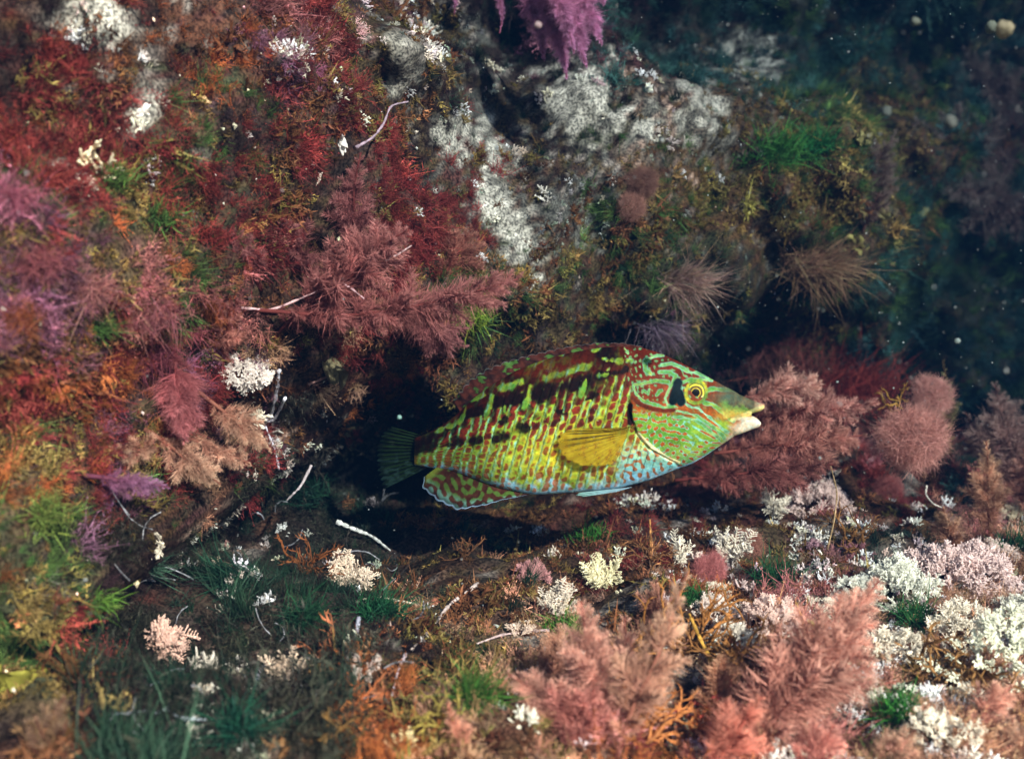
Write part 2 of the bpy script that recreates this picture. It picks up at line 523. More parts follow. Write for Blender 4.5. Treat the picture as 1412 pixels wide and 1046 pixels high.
def tuft_shape(kind, seed):
    """one small tuft, about one unit tall, for the turf that nobody could count"""
    rs = np.random.default_rng(seed)
    b = Bag()
    one = np.ones(3)
    if kind == 'moss':                       # dense, finely branched
        n = 34
        d = unit(np.array([0, 0, .75]) + rs.normal(0, .55, (n, 3))); P = rs.normal(0, .16, (n, 3)) * np.array([1, 1, .2])
        L = rs.uniform(.45, 1.05, n); bend = rs.normal(0, .25, (n, 3)); C = rs.lognormal(0, .25, (n, 1)) * one
        b.add(*ribbons(P, d, L, .030, bend, C, 2, tip=(1.2, 1.2, 1.2), rs=rs))
        for t in (.35, .55, .75, .92):
            for q in range(2):
                p = P + d * (L * t)[:, None] + bend * (L * t * t)[:, None]
                b.add(*ribbons(p, unit(d + rs.normal(0, .75, (n, 3))), .30 * (1.25 - t) * rs.uniform(.6, 1.2, n), .026, rs.normal(0, .3, (n, 3)), C * 1.1, 1, tip=(1.35, 1.35, 1.3), rs=rs))
    elif kind == 'wire':                     # wiry forking stalks with pale tips
        n = 24
        d = unit(np.array([0, 0, .7]) + rs.normal(0, .65, (n, 3))); P = rs.normal(0, .25, (n, 3)) * np.array([1, 1, .25])
        L = rs.uniform(.5, 1.1, n); bend = rs.normal(0, .5, (n, 3)); C = rs.lognormal(-1.1, .3, (n, 1)) * one
        b.add(*ribbons(P, d, L, .028, bend, C, 3, tip=(2.0, 2.0, 2.0), rs=rs))
        for t in (.3, .5, .65, .8):
            for q in range(2):
                p = P + d * (L * t)[:, None] + bend * (L * t * t)[:, None]
                b.add(*ribbons(p, unit(d + rs.normal(0, .8, (n, 3))), .42 * (1.2 - t) * rs.uniform(.5, 1.2, n), .022, rs.normal(0, .4, (n, 3)), C * (.8 + t), 2, tip=(4.6, 4.4, 4.4) if rs.random() < .55 else (1.2, 1.3, 1.2), rs=rs))
    elif kind == 'hair':
        n = 60
        d = unit(np.array([0, 0, .9]) + rs.normal(0, .38, (n, 3))); P = rs.normal(0, .14, (n, 3)) * np.array([1, 1, .2])
        b.add(*ribbons(P, d, rs.uniform(.4, 1.15, n), .030, rs.normal(0, .4, (n, 3)) + np.array([.25, 0, 0]), rs.lognormal(0, .3, (n, 1)) * one, 3, tip=(1.3, 1.3, 1.2), rs=rs))
    elif kind == 'leaf':                     # short broad lobes, forking
        n = 26
        d = unit(np.array([0, 0, .45]) + rs.normal(0, .6, (n, 3))); P = rs.normal(0, .22, (n, 3)) * np.array([1, 1, .25])
        L = rs.uniform(.28, .66, n); bend = rs.normal(0, .6, (n, 3)); C = rs.lognormal(0, .3, (n, 1)) * one
        b.add(*ribbons(P, d, L, .13, bend, C, 3, base_w=.5, rs=rs))
        p = P + d * (L * .6)[:, None] + bend * (L * .36)[:, None]
        for q in range(3):
            b.add(*ribbons(p, unit(d + rs.normal(0, .7, (n, 3))), .28 * rs.uniform(.5, 1.2, n), .10, rs.normal(0, .4, (n, 3)), C * 1.15, 2, base_w=.6, rs=rs))
    else:                                    # stubby chalky sprigs
        n = 14
        for k in range(n):
            d = unit(np.array([0, 0, .7]) + rs.normal(0, .6, 3)); p = rs.normal(0, .25, 3) * np.array([1, 1, .2]); c = rs.lognormal(0, .18) * one
            V, Fc = tube(np.array([p, p + d * .35, p + d * rs.uniform(.5, .9)]), [.05, .075, .05], 4); b.add(V, Fc, c)
            for q in range(3):
                e = unit(d + rs.normal(0, .7, 3)); m = p + d * rs.uniform(.25, .6)
                V, Fc = tube(np.array([m, m + e * rs.uniform(.15, .35)]), [.06, .04], 4); b.add(V, Fc, c * 1.1)
    return b.mesh('tuft', M_TUFT)


STYLE = dict(X='wire', R='moss', O='moss', P='moss', V='moss', T='moss', B='leaf', L='leaf', Y='leaf', K='moss', Q='moss', G='hair', D='hair', W='stub', E='stub')
SIZE = dict(X=.0088, R=.0082, O=.0074, P=.0092, V=.0076, T=.0082, B=.0062, L=.0060, Y=.0062, K=.0055, Q=.0095, G=.0062, D=.0084, W=.0048, E=.0023)


def scatter_tree(name, shapes):
    ng = bpy.data.node_groups.new(name, 'GeometryNodeTree')
    ng.interface.new_socket('Geometry', in_out='INPUT', socket_type='NodeSocketGeometry')
    ng.interface.new_socket('Geometry', in_out='OUTPUT', socket_type='NodeSocketGeometry')
    N, Lk = ng.nodes, ng.links
    gi, go = N.new('NodeGroupInput'), N.new('NodeGroupOutput')
    join = N.new('GeometryNodeJoinGeometry')
    for o in reversed(shapes):
        oi = N.new('GeometryNodeObjectInfo'); oi.inputs['Object'].default_value = o; oi.inputs['As Instance'].default_value = True
        Lk.new(oi.outputs['Geometry'], join.inputs[0])
    iop = N.new('GeometryNodeInstanceOnPoints')
    m2p = N.new('GeometryNodeMeshToPoints')
    Lk.new(gi.outputs[0], m2p.inputs[0]); Lk.new(m2p.outputs[0], iop.inputs['Points'])
    Lk.new(join.outputs[0], iop.inputs['Instance'])
    iop.inputs['Pick Instance'].default_value = True
    for nm, ty, so in (('which', 'INT', 'Instance Index'), ('turn', 'FLOAT_VECTOR', 'Rotation'), ('size', 'FLOAT_VECTOR', 'Scale')):
        na = N.new('GeometryNodeInputNamedAttribute'); na.data_type = ty; na.inputs[0].default_value = nm
        Lk.new(na.outputs[0], iop.inputs[so])
    Lk.new(iop.outputs[0], go.inputs[0])
    return ng


def turf():
    Pw, Nw, dw = sample(WALL, True, 900000)
    Pf, Nf, df = sample(FLOOR, False, 700000)
    wall = np.concatenate([np.ones(len(Pw), bool), np.zeros(len(Pf), bool)])
    P = np.concatenate([Pw, Pf]); Nn = np.concatenate([Nw, Nf]); d = np.concatenate([dw, df])
    _, pale = rock_colour(P)
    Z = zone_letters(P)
    n = len(P)
    r = rng.random(n)
    Z = np.where((pale > .4) & (r < .55), 'E', Z)
    k = (Z != '.') & ~((pale > .4) & (rng.random(n) < .60))
    k &= ~(wall & (P[:, 1] > .84) & (P[:, 0] < .22) & (P[:, 2] < .19) & (rng.random(n) < .72))      # turf thinned deep in the hollow so its shade reads blacker
    patch = fbm(P * 26, 2, 51)
    k &= rng.random(n) < np.clip(.80 + .75 * patch, .12, 1)
    P, Nn, d, Z, patch = P[k], Nn[k], d[k], Z[k], patch[k]
    print('tufts', len(P))
    groups = {'red_turf': 'ROPV', 'green_turf': 'GD', 'brown_turf': 'LBKYTQX', 'pale_turf': 'WE'}
    info = {'red_turf': ('short crimson, rust and pink seaweed turf, thickest at upper left', 'red turf'),
            'green_turf': ('fine green filament turf over the rock and the ledge', 'green turf'),
            'brown_turf': ('olive and brown seaweed turf over the rock and the ledge', 'brown turf'),
            'pale_turf': ('short chalky pale coralline turf on the rock and the ledge', 'pale turf')}
    kinds = ['moss', 'hair', 'leaf', 'stub', 'wire']
    shapes = [bpy.data.objects.new('tuft', tuft_shape(kd, 7 * i + j)) for i, kd in enumerate(kinds) for j in range(4)]
    for name, letters in groups.items():
        m = np.isin(Z, list(letters))
        p, nn, dd, z, pa = P[m], Nn[m], d[m], Z[m], patch[m]
        n = len(p)
        size = np.array([SIZE[c] for c in z]) * (1 + .35 * sstep(.58, .46, dd) * sstep(.4, .7, nn[:, 2]) - .15 * sstep(.55, .44, dd) * sstep(.7, .4, nn[:, 2])) * rng.lognormal(0, .30, n) * (1 + .30 * pa) * (1 + .5 * sstep(.8, 1.5, dd))
        zd = unit(nn + rng.normal(0, .30, (n, 3)) + np.array([.05, 0, .22]))
        a = unit(np.cross(zd, rng.normal(size=(n, 3)))); b = np.cross(zd, a)
        turn = np.stack([np.arctan2(b[:, 2], zd[:, 2]), -np.arcsin(np.clip(a[:, 2], -1, 1)), np.arctan2(a[:, 1], a[:, 0])], 1)
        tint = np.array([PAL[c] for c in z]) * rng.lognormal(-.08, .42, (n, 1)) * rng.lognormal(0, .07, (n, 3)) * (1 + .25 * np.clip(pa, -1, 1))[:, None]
        which = np.array([kinds.index(STYLE[c]) * 4 for c in z]) + rng.integers(0, 4, n)
        me = bpy.data.meshes.new(name)
        me.vertices.add(n); me.vertices.foreach_set('co', (p - nn * .0010).astype(np.float32).ravel())
        sz = size[:, None] * rng.uniform(.8, 1.2, (n, 3))
        me.attributes.new('turn', 'FLOAT_VECTOR', 'POINT').data.foreach_set('vector', turn.astype(np.float32).ravel())
        me.attributes.new('size', 'FLOAT_VECTOR', 'POINT').data.foreach_set('vector', sz.astype(np.float32).ravel())
        me.attributes.new('which', 'INT', 'POINT').data.foreach_set('value', which.astype(np.int32))
        me.attributes.new('tint', 'FLOAT_COLOR', 'POINT').data.foreach_set('color', np.concatenate([np.clip(tint, 0, .85), np.ones((n, 1))], 1).astype(np.float32).ravel())
        o = link(name, me)
        md = o.modifiers.new('turf', 'NODES'); md.node_group = scatter_tree(name, shapes)
        tag(o, info[name][0], info[name][1], kind='stuff')
turf()


def grit():
    """shell chips and sand grains caught in the turf"""
    P, Nn, d = sample(WALL, True, 26000)
    P2, N2, d2 = sample(FLOOR, False, 16000)
    P = np.concatenate([P, P2]); Nn = np.concatenate([Nn, N2]); d = np.concatenate([d, d2])
    px, py, _ = project(P)
    dens = np.clip(.25 + .75 * (px < 620) * (py < 330) + .3 * (py > 780), 0, 1) * (d < 1.0)
    k = rng.random(len(P)) < dens
    P, Nn = P[k], Nn[k]
    n = len(P)
    base = np.array([(1, 0, 0), (-1, 0, 0), (0, 1, 0), (0, -1, 0), (0, 0, 1), (0, 0, -1)], float)
    tri = np.array([(0, 2, 4), (2, 1, 4), (1, 3, 4), (3, 0, 4), (2, 0, 5), (1, 2, 5), (3, 1, 5), (0, 3, 5)])
    s = .00065 * rng.lognormal(0, .55, n)
    V = (P + Nn * .0022)[:, None] + base[None] * s[:, None, None] * rng.uniform(.4, 1.7, (n, 6, 1)) + rng.normal(0, .0002, (n, 6, 3))
    Fc = (np.arange(n)[:, None, None] * 6 + tri[None]).reshape(-1, 3)
    C = np.repeat(np.array([.75, .66, .52]) * rng.lognormal(0, .25, (n, 1)) * rng.lognormal(0, .12, (n, 3)), 6, 0)
    o = link('shell_grit', mesh_of('shell_grit', V.reshape(-1, 3), Fc, C, M_CHALK, False))
    tag(o, 'cream shell chips and grains caught in the turf', 'shell grit', kind='stuff')
grit()

# ------------------------------------------------------------------ the fish
FD, YAW = 0.60, R(9)
FCEN = at(800, 580, FD)
e1 = np.array([math.cos(YAW), -math.sin(YAW), 0.0]); en = np.array([-math.sin(YAW), -math.cos(YAW), 0.0])   # en points to the camera side
S = pxm(0.605)


def tail_bend(px):
    """the tail swings away towards the hollow"""
    return -.0034 * np.clip(705 - np.asarray(px), 0, None) ** 2 * S


def fl(px, py, y=0.0):
    """pixel on the fish's flank plane -> fish space (x along the body, y to the camera, z up)"""
    r = ray(px, py)
    t = ((FCEN - CAM) @ en + tail_bend(px)) / (r @ en)
    p = CAM + r * t[..., None] - FCEN
    return np.stack([p @ e1, np.broadcast_to(y, p.shape[:-1]), p[..., 2]], -1)


TOP = np.array([(572, 604), (590, 597), (612, 585), (630, 571), (650, 551), (680, 529), (710, 511.5), (740, 499), (770, 490), (800, 483.5), (830, 479),
                (860, 477), (885, 479), (911, 487), (935, 498), (955, 508), (975, 519), (993, 529), (1015, 540.5), (1036, 555)], float)
BOT = np.array([(572, 641), (598, 645), (623, 648), (664, 663), (690, 672), (722, 679), (738, 681.5), (787, 678.5), (820, 677), (849, 674), (894, 662),
                (935, 645.5), (952, 640), (970, 630), (989, 617), (1010, 602.5), (1036, 587)], float)
WID = np.array([(572, 5), (600, 9), (650, 21), (700, 33), (750, 40), (800, 43), (850, 44), (900, 42), (940, 38), (970, 31), (1000, 22), (1020, 14), (1036, 8.5)], float)


def smooth_interp(x, tab):
    xs = np.linspace(tab[0, 0], tab[-1, 0], 700)
    ys = np.interp(xs, tab[:, 0], tab[:, 1])
    k = np.hanning(31); k /= k.sum()
    pad = np.concatenate([2 * ys[0] - ys[15:0:-1], ys, 2 * ys[-1] - ys[-2:-17:-1]])
    return np.interp(x, xs, np.convolve(pad, k, 'valid'))


def top_(x): return smooth_interp(x, TOP)
def bot_(x): return smooth_interp(x, BOT)


def pl_dist(px, py, pts):
    pts = np.asarray(pts, float); d = np.full(px.shape, 1e9)
    for (x0, y0), (x1, y1) in zip(pts[:-1], pts[1:]):
        dx, dy = x1 - x0, y1 - y0
        t = np.clip(((px - x0) * dx + (py - y0) * dy) / (dx * dx + dy * dy + 1e-9), 0, 1)
        d = np.minimum(d, np.hypot(px - x0 - t * dx, py - y0 - t * dy))
    return d


_pr = np.random.default_rng(5)


def band(px, py, lam, ang=None, spread=math.pi, seed=0, n=26):
    r_ = np.random.default_rng(seed)
    out = 0
    for _ in range(n):
        th = (ang if ang is not None else 0) + r_.uniform(-spread, spread)
        k = 2 * math.pi / (lam * r_.uniform(.85, 1.15))
        out = out + np.cos(k * (px * math.cos(th) + py * math.sin(th)) + r_.uniform(0, 6.28))
    return out / math.sqrt(n / 2)


def crop(pts): return [(500 + a / 2.4345, 440 + b / 2.4345) for a, b in pts]
def hz(pts): return [(840 + a / 5.2304, 460 + b / 5.2304) for a, b in pts]


HEAD_LINES = [  # (points in the head close-up, half width, cyan share)
    ([(515, 320), (530, 400), (545, 470), (590, 500), (650, 512), (700, 560), (760, 610), (820, 668), (850, 692)], 11, .75),
    ([(690, 480), (740, 485), (800, 530), (850, 580), (890, 610)], 17, .1),
    ([(490, 520), (560, 538), (630, 560), (700, 610), (760, 660), (820, 720), (832, 745)], 12, .35),
    ([(470, 566), (540, 566), (620, 590), (680, 630), (740, 690), (792, 742)], 11, .4),
    ([(705, 392), (760, 386), (840, 398), (940, 402)], 15, .15), ([(530, 330), (590, 312), (680, 322), (745, 330)], 13, .15),
    ([(380, 212), (450, 205), (510, 230), (560, 262), (640, 280), (740, 330)], 12, .5),
    ([(365, 256), (440, 258), (482, 288), (462, 330), (432, 380), (408, 430), (425, 478), (470, 490)], 13, .3),
    ([(190, 340), (280, 325), (350, 312), (430, 325)], 13, .1), ([(185, 350), (205, 400), (255, 448), (330, 472), (400, 496), (470, 492)], 12, .1),
    ([(262, 184), (268, 240), (310, 272)], 18, .3), ([(262, 184), (330, 152), (392, 152)], 13, .3), ([(0, 190), (80, 172), (165, 180)], 20, .1),
    ([(110, 100), (140, 130)], 15, .1), ([(250, 380), (290, 400), (300, 370)], 10, .1), ([(350, 410), (370, 385), (390, 380)], 10, .1),
    ([(232, 600), (228, 530), (268, 500), (312, 546), (380, 556), (450, 545), (490, 520)], 12, .2),
    ([(335, 680), (338, 612), (400, 585), (462, 580)], 9, .2), ([(350, 625), (400, 620), (450, 628)], 8, .1), ([(350, 655), (410, 662), (460, 655)], 8, .3),
    ([(500, 640), (540, 605), (600, 605), (655, 640), (660, 690), (610, 715), (545, 715), (505, 690), (500, 640)], 9, .5),
    ([(530, 660), (570, 640), (620, 655), (625, 680), (570, 690), (530, 665)], 12, .0),
    ([(335, 712), (400, 742), (462, 756), (490, 790), (503, 865), (480, 890)], 10, .7), ([(480, 690), (478, 730), (520, 790), (560, 830), (640, 822), (670, 790)], 10, .6),
    ([(640, 730), (650, 780), (690, 832), (720, 850)], 10, .7), ([(680, 670), (700, 730), (690, 770), (730, 800), (770, 790)], 9, .6),
    ([(545, 790), (545, 750), (580, 735), (600, 765), (580, 790)], 9, .8), ([(540, 905), (590, 862), (640, 850), (690, 872), (740, 830)], 10, .7),
    ([(610, 905), (640, 880)], 9, .8), ([(330, 760), (390, 800), (430, 850), (480, 900)], 8, .5), ([(700, 640), (760, 700), (790, 730), (780, 760)], 9, .5),
    ([(880, 640), (930, 690), (920, 720)], 9, .2)]
DASHES = [([(810, 132), (905, 130)], 8), ([(620, 187), (690, 165), (770, 143)], 10), ([(470, 230), (545, 200)], 10), ([(345, 277), (405, 245)], 9),
          ([(735, 100), (790, 96)], 6), ([(880, 95), (895, 105)], 7), ([(572, 215), (556, 275)], 9), ([(438, 250), (422, 325)], 8), ([(755, 190), (738, 240)], 7), ([(672, 205), (664, 245)], 5), ([(350, 292), (335, 350)], 7), ([(495, 255), (488, 290)], 4),
          ([(800, 180), (850, 178)], 5), ([(560, 150), (610, 135)], 5), ([(645, 120), (690, 108)], 5), ([(430, 190), (470, 172)], 4), ([(250, 375), (330, 340)], 7)]
DARKS = [([(600, 240), (690, 212), (765, 185)], 21), ([(800, 178), (885, 165)], 15), ([(448, 272), (540, 250)], 23), ([(345, 322), (400, 302)], 19), ([(548, 342), (570, 348)], 15),
         ([(458, 384), (486, 378)], 16), ([(385, 398), (402, 388)], 16), ([(300, 412), (330, 402)], 15), ([(150, 430), (245, 412)], 25),
         ([(660, 290), (690, 295)], 8), ([(480, 330), (500, 320)], 8), ([(760, 250), (790, 240)], 7)]
cDARK = np.array([.018, .010, .010]); cBRN = np.array([.17, .038, .020]); cRED = np.array([.22, .060, .024]); cORG = np.array([.36, .125, .028])
cGRN = np.array([.11, .26, .05]); cYGR = np.array([.29, .36, .045]); cYEL = np.array([.52, .43, .035]); cCYN = np.array([.20, .44, .40]); cBLU = np.array([.34, .58, .72])
cWHT = np.array([.58, .52, .40])


def mix(a, b, t):
    t = np.clip(t, 0, 1)[..., None]
    return a * (1 - t) + b * t


def fish_paint(px, py):
    t = (py - top_(px)) / np.maximum(bot_(px) - top_(px), 1)
    nz = fbm(np.stack([px / 9, py / 9, px * 0], -1), 3, 4)
    nz2 = fbm(np.stack([px / 30, py / 22, px * 0], -1), 3, 14)
    wx = px + 2.6 * vnoise(np.stack([px / 13, py / 13, px * 0 + 3], -1), 6); wy = py + 2.6 * vnoise(np.stack([px / 13, py / 13, px * 0 + 9], -1), 8)
    # scale lattice
    u = (wx + .30 * (wy - 580)) / 12.0
    iu = np.round(u)
    v = t * 15.6 + .5 * (iu % 2) + .2 * nz
    iv = np.round(v)
    du, dv = u - iu, v - iv
    rnd = _hash(iu.astype(np.int64), iv.astype(np.int64), np.zeros_like(iu, np.int64), 3)
    rnd2 = _hash(iu.astype(np.int64), iv.astype(np.int64), np.zeros_like(iu, np.int64), 13)
    spot = np.exp(-(np.abs(du + .12 * nz) / .30) ** 2.2 - (np.abs(dv) / (.36 + .26 * rnd2)) ** 2.4) * (.30 + 1.0 * rnd)
    tick = np.exp(-((np.abs(du + .1 * nz) - .46) / .12) ** 2 - (dv / .40) ** 2) * (.15 + .85 * rnd2)
    # flank: yellow green, greener towards the tail, blue towards the belly
    c = mix(cYGR, cGRN, .45 * sstep(760, 600, px) + .25 * nz + .25 * sstep(.38, .25, t))
    c = mix(c, cYEL, .75 * np.exp(-((px - 790) / 75) ** 2 - ((t - .66) / .20) ** 2) + .12 * nz)
    c = mix(c, cCYN, tick * .85)
    rim = np.exp(-((du + .44 - .35 * dv ** 2) / .09) ** 2)
    c = mix(c, cGRN * .8, rim * .10)
    c = c * (1 + .45 * (rnd2 - .5))[..., None]
    belly = sstep(.86, .98, t + .07 * nz)
    c = mix(c, cBLU, belly * .9)
    sp = mix(cRED, cBRN, .25 + sstep(.62, .38, t) + .3 * sstep(700, 600, px))
    sp = mix(sp, cORG, belly)
    c = mix(c, sp, sstep(.22, .60, spot * (1.12 + .50 * nz2 + .45 * sstep(.66, .36, t)) + .13 * nz) * (.85 + .15 * sstep(.7, .45, t)))
    # back: red brown with green dashes
    back = sstep(.34, .22, t + .09 * nz + .05 * np.sin(u * 6.283))
    bcol = mix(cBRN * .45, cDARK * .8, .45 + .8 * nz2)
    c = mix(c, bcol, back * (.93 + .15 * nz))
    qx, qy = px - .85 * du * 12.0, py - .85 * dv * np.maximum(bot_(px) - top_(px), 1) / 15.6          # each scale takes one colour
    sj = (rnd - .5)
    mid = np.exp(-((t - (.50 - .0006 * (px - 700))) / .10) ** 2) * sstep(880, 820, px)
    c = mix(c, cDARK * 1.3, mid * sstep(.62, .80, rnd + .25 * nz2) * np.exp(-(np.abs(du) / .36) ** 3 - (np.abs(dv) / .45) ** 3) * .85)
    for pts, w in DARKS:
        d = pl_dist(.6 * wx + .4 * qx, .7 * wy + .3 * qy, crop(pts)) * 2.4345 + 6 * sj
        c = mix(c, cDARK * .8, (1 - sstep(w * .55, w * 1.5, d + 9 * nz + 6 * np.abs(du))) * .94)
    for pts, w in DASHES:
        d = pl_dist(wx, .7 * wy + .3 * qy, crop(pts)) * 2.4345 + 4 * sj
        c = mix(c, mix(mix(cGRN, cYGR, .55 + .5 * nz), cCYN, tick * .8), (1 - sstep(w * .35, w * 1.45, d + 7 * nz + 4 * np.abs(du))) * (.78 + .35 * nz2))
    # chest under the breast fin: blue mesh with orange spots
    chest = sstep(842, 868, px) * sstep(598, 616, py)
    bf = band(px, py, 10.5, seed=4) + .3 * nz
    cc = mix(mix(cCYN, cBLU * .85, sstep(630, 660, py)), cORG * .9, sstep(.35, .85, bf) * .9)
    cc = mix(cc, cYEL * 1.0 + .08, .55 * sstep(640, 612, py) * (1 - sstep(-.2, .3, bf)))
    c = mix(c, cc, chest)
    # head
    edge = np.interp(py, [470, 500, 530, 560, 590, 610, 632, 650], [872, 868, 872, 872, 882, 898, 932, 946])
    head = sstep(-2.5, 2.5, px - edge + sstep(548, 520, py) * 9 * nz)
    hb = mix(mix(cORG * .70, cRED * .70, sstep(570, 535, py)), cBRN * .8, sstep(535, 500, py))
    hb = mix(hb, mix(cYGR, cGRN, .4), (.50 + .5 * nz) * sstep(566, 590, py) * sstep(1005, 985, px))
    hb = hb * (1 + .35 * nz2[..., None])
    # cheek: green ground, orange maze lines edged in turquoise; the lines run down and forward below the eye
    iso = band(px, py, 9.0, seed=9)
    dirn = band(px, py, 8.2, ang=-.95, spread=.16, seed=12)
    kdir = sstep(935, 958, px) * (1 - sstep(596, 612, py))
    f = iso * (1 - kdir) + dirn * kdir + .25 * nz
    grd = mix(mix(cGRN, cYGR, .45 + .5 * nz2), cCYN, .25 * sstep(600, 640, py))
    mz = mix(grd, cCYN * 1.05, np.exp(-((f + .48) / .24) ** 2) * .9)
    mz = mix(mz, cORG * .95, sstep(-.52, -.80, f))
    cheek = sstep(560, 572, py - 4 * nz - .12 * (px - 940)) * sstep(1016, 996, px)
    hb = mix(hb, mz, cheek)
    for pts, w, cy in HEAD_LINES[:16]:
        d = pl_dist(px, py, hz(pts)) * 5.2304 + 6 * nz
        lc = mix(mix(cGRN, cYGR, .25 + .5 * nz), cCYN, np.full(px.shape, cy * .4) + .6 * np.exp(-((d - w * .85) / 4) ** 2))
        hb = mix(hb, lc, (1 - sstep(w * .6, w * 1.15, d)) * .94)
    fine = band(px, py, 7.0, seed=29) + .2 * nz
    hb = mix(hb, mix(cGRN, cCYN, .3), sstep(.75, 1.05, fine) * sstep(566, 552, py) * sstep(985, 960, px) * .7)
    # snout: dusky stripe, pale lips
    sn = 1 - sstep(16, 34, pl_dist(px, py, hz([(740, 440), (830, 455), (940, 455)])) * 5.2304 + 5 * nz)
    hb = mix(hb, mix(np.array([.13, .06, .03]), np.array([.05, .16, .14]), np.exp(-((px - 1005) / 9) ** 2)), sn * .9)
    q_ = np.clip((py - top_(px)) / np.maximum(573 - top_(px), 4), 0, 1)
    sc_ = mix(mix(np.array([.085, .10, .065]), np.array([.11, .22, .06]), sstep(.30, .55, q_ + .15 * nz)), np.array([.40, .30, .07]), sstep(.55, .95, q_))
    hb = mix(hb, sc_, sstep(980, 1003, px) * (1 - sstep(570, 576, py)) * .88)
    hb = mix(hb, np.array([.42, .30, .20]), .8 * sstep(1036, 1050, px) * (1 - sstep(560, 568, py)))
    lip = 1 - sstep(8, 26, pl_dist(px, py, hz([(890, 600), (980, 575), (1060, 540), (1120, 530)])) * 5.2304)
    hb = mix(hb, np.array([.55, .46, .20]), lip * .7)
    jaw = sstep(1000, 1028, px + .6 * (py - 585) + 3 * nz) * sstep(571.5, 574.5, py)
    hb = mix(hb, cWHT, jaw)
    hb = mix(hb, np.array([.50, .40, .20]), .5 * sstep(1000, 1020, px) * sstep(590, 598, py))
    # ear spot, gill slit and pale gill edge
    ear = 1 - sstep(26, 40, pl_dist(px, py, hz([(498, 335), (478, 400), (465, 450), (505, 400), (522, 460)])) * 5.2304 + 3 * nz)
    hb = mix(hb, np.array([.006, .016, .020]), ear)
    d = pl_dist(px, py, hz([(180, 425), (230, 470), (300, 500), (400, 520), (470, 515)])) * 5.2304
    hb = mix(hb, np.array([.13, .035, .018]), 1 - sstep(8, 20, d))
    hb = mix(hb, mix(np.array([.12, .22, .05]), cYEL, .3 + .5 * nz), (1 - sstep(26, 34, np.abs(np.hypot(px - 960, py - 536.5) * 5.2304 - 72) + 18)) * .9)
    c = mix(c, hb, head)
    d = pl_dist(px, py, hz([(165, 480), (160, 540), (165, 600)])) * 5.2304
    c = mix(c, cDARK, 1 - sstep(14, 26, d))
    d = pl_dist(px, py, hz([(215, 680), (330, 790), (430, 870), (500, 905)])) * 5.2304
    c = mix(c, np.array([.66, .62, .36]), 1 - sstep(9, 20, d))
    # underside of the body always ends in the blue belly line
    c = mix(c, cBLU * 1.05, sstep(.955, .985, t) * sstep(1000, 960, px) * sstep(700, 740, px))
    grain = vnoise(np.stack([px / 1.9, py / 1.9, px * 0], -1), 91) + .8 * vnoise(np.stack([px / 4.1, py / 4.1, px * 0 + 4], -1), 92)
    c = c * (1 + .17 * grain[..., None]) * (1 + .16 * vnoise(np.stack([px / 3.0, py / 3.0, px * 0 + 8], -1), 95)[..., None] * np.array([1, -.2, -.8]))
    return 1.18 * np.clip(c * (1 + .14 * nz[..., None]), 0.003, .78) ** 1.25


def loft(xs, top, bot, wid, nv, paint_z=None, relief=True):
    """closed rings; returns verts in fish space, quads, colours"""
    th = np.linspace(0, 2 * np.pi, nv, endpoint=False)
    th = th + .18 * np.sin(2 * th)                       # more rows on the flanks
    X = np.repeat(xs[:, None], nv, 1)
    mid, hh = ((top + bot) / 2)[:, None], ((bot - top) / 2)[:, None]
    PY = mid - hh * np.cos(th)[None]
    sy = np.sign(np.sin(th)) * np.abs(np.sin(th)) ** 1.12
    Yp = wid[:, None] * sy[None]
    C = fish_paint(X, PY)
    if relief:
        u = (X + .30 * (PY - 580)) / 12.0; iu = np.round(u)
        t = (PY - top[:, None]) / np.maximum(bot - top, 1)[:, None]
        v = t * 15.6 + .5 * (iu % 2); du, dv = u - iu, v - np.round(v)
        edge = np.interp(PY, [470, 500, 530, 560, 590, 610, 632, 650], [872, 868, 872, 872, 882, 898, 932, 946])
        body = 1 - sstep(-4, 2, X - edge)
        Yp = Yp * (1 + .014 * body * (1 - du * 1.6 - dv ** 2 * 2) * 2.6)
        Yp = Yp * (1 + .06 * np.exp(-np.clip(X - edge, 0, 999) / 16.) * (1 - body) * (np.abs(np.sin(th))[None]) * sstep(520, 560, PY))     # the gill cover stands proud
        Yp = Yp * (1 - .09 * np.exp(-((X - edge + 3) / 3.0) ** 2) * sstep(535, 560, PY))
        Yp = Yp * (1 - .10 * np.exp(-(pl_dist(X, PY, [(1008, 574), (1040, 570)]) / 2.4) ** 2))                       # mouth line
        Yp = Yp + np.sign(Yp) * 1.5 * np.exp(-(np.hypot(X - 959.5, PY - 536.5) / 17) ** 6)                            # eye mound
    V = fl(X, PY); V[..., 1] = Yp * S + tail_bend(X)
    n = len(xs)
    i = np.arange(n - 1)[:, None] * nv; j = np.arange(nv)[None]; k = (j + 1) % nv
    Fc = np.stack([i + j, i + k, i + nv + k, i + nv + j], -1).reshape(-1, 4)
    tri = np.concatenate([Fc[:, [0, 1, 2]], Fc[:, [0, 2, 3]]])
    V = V.reshape(-1, 3); C = C.reshape(-1, 3)
    for e, row in ((0, 0), (1, n - 1)):
        cidx = len(V)
        V = np.concatenate([V, V[row * nv:(row + 1) * nv].mean(0)[None]]); C = np.concatenate([C, C[row * nv:row * nv + 1]])
        j = np.arange(nv)
        f = np.stack([row * nv + j, row * nv + (j + 1) % nv, np.full(nv, cidx)], -1)
        tri = np.concatenate([tri, f if e else f[:, ::-1]])
    return V, tri, C


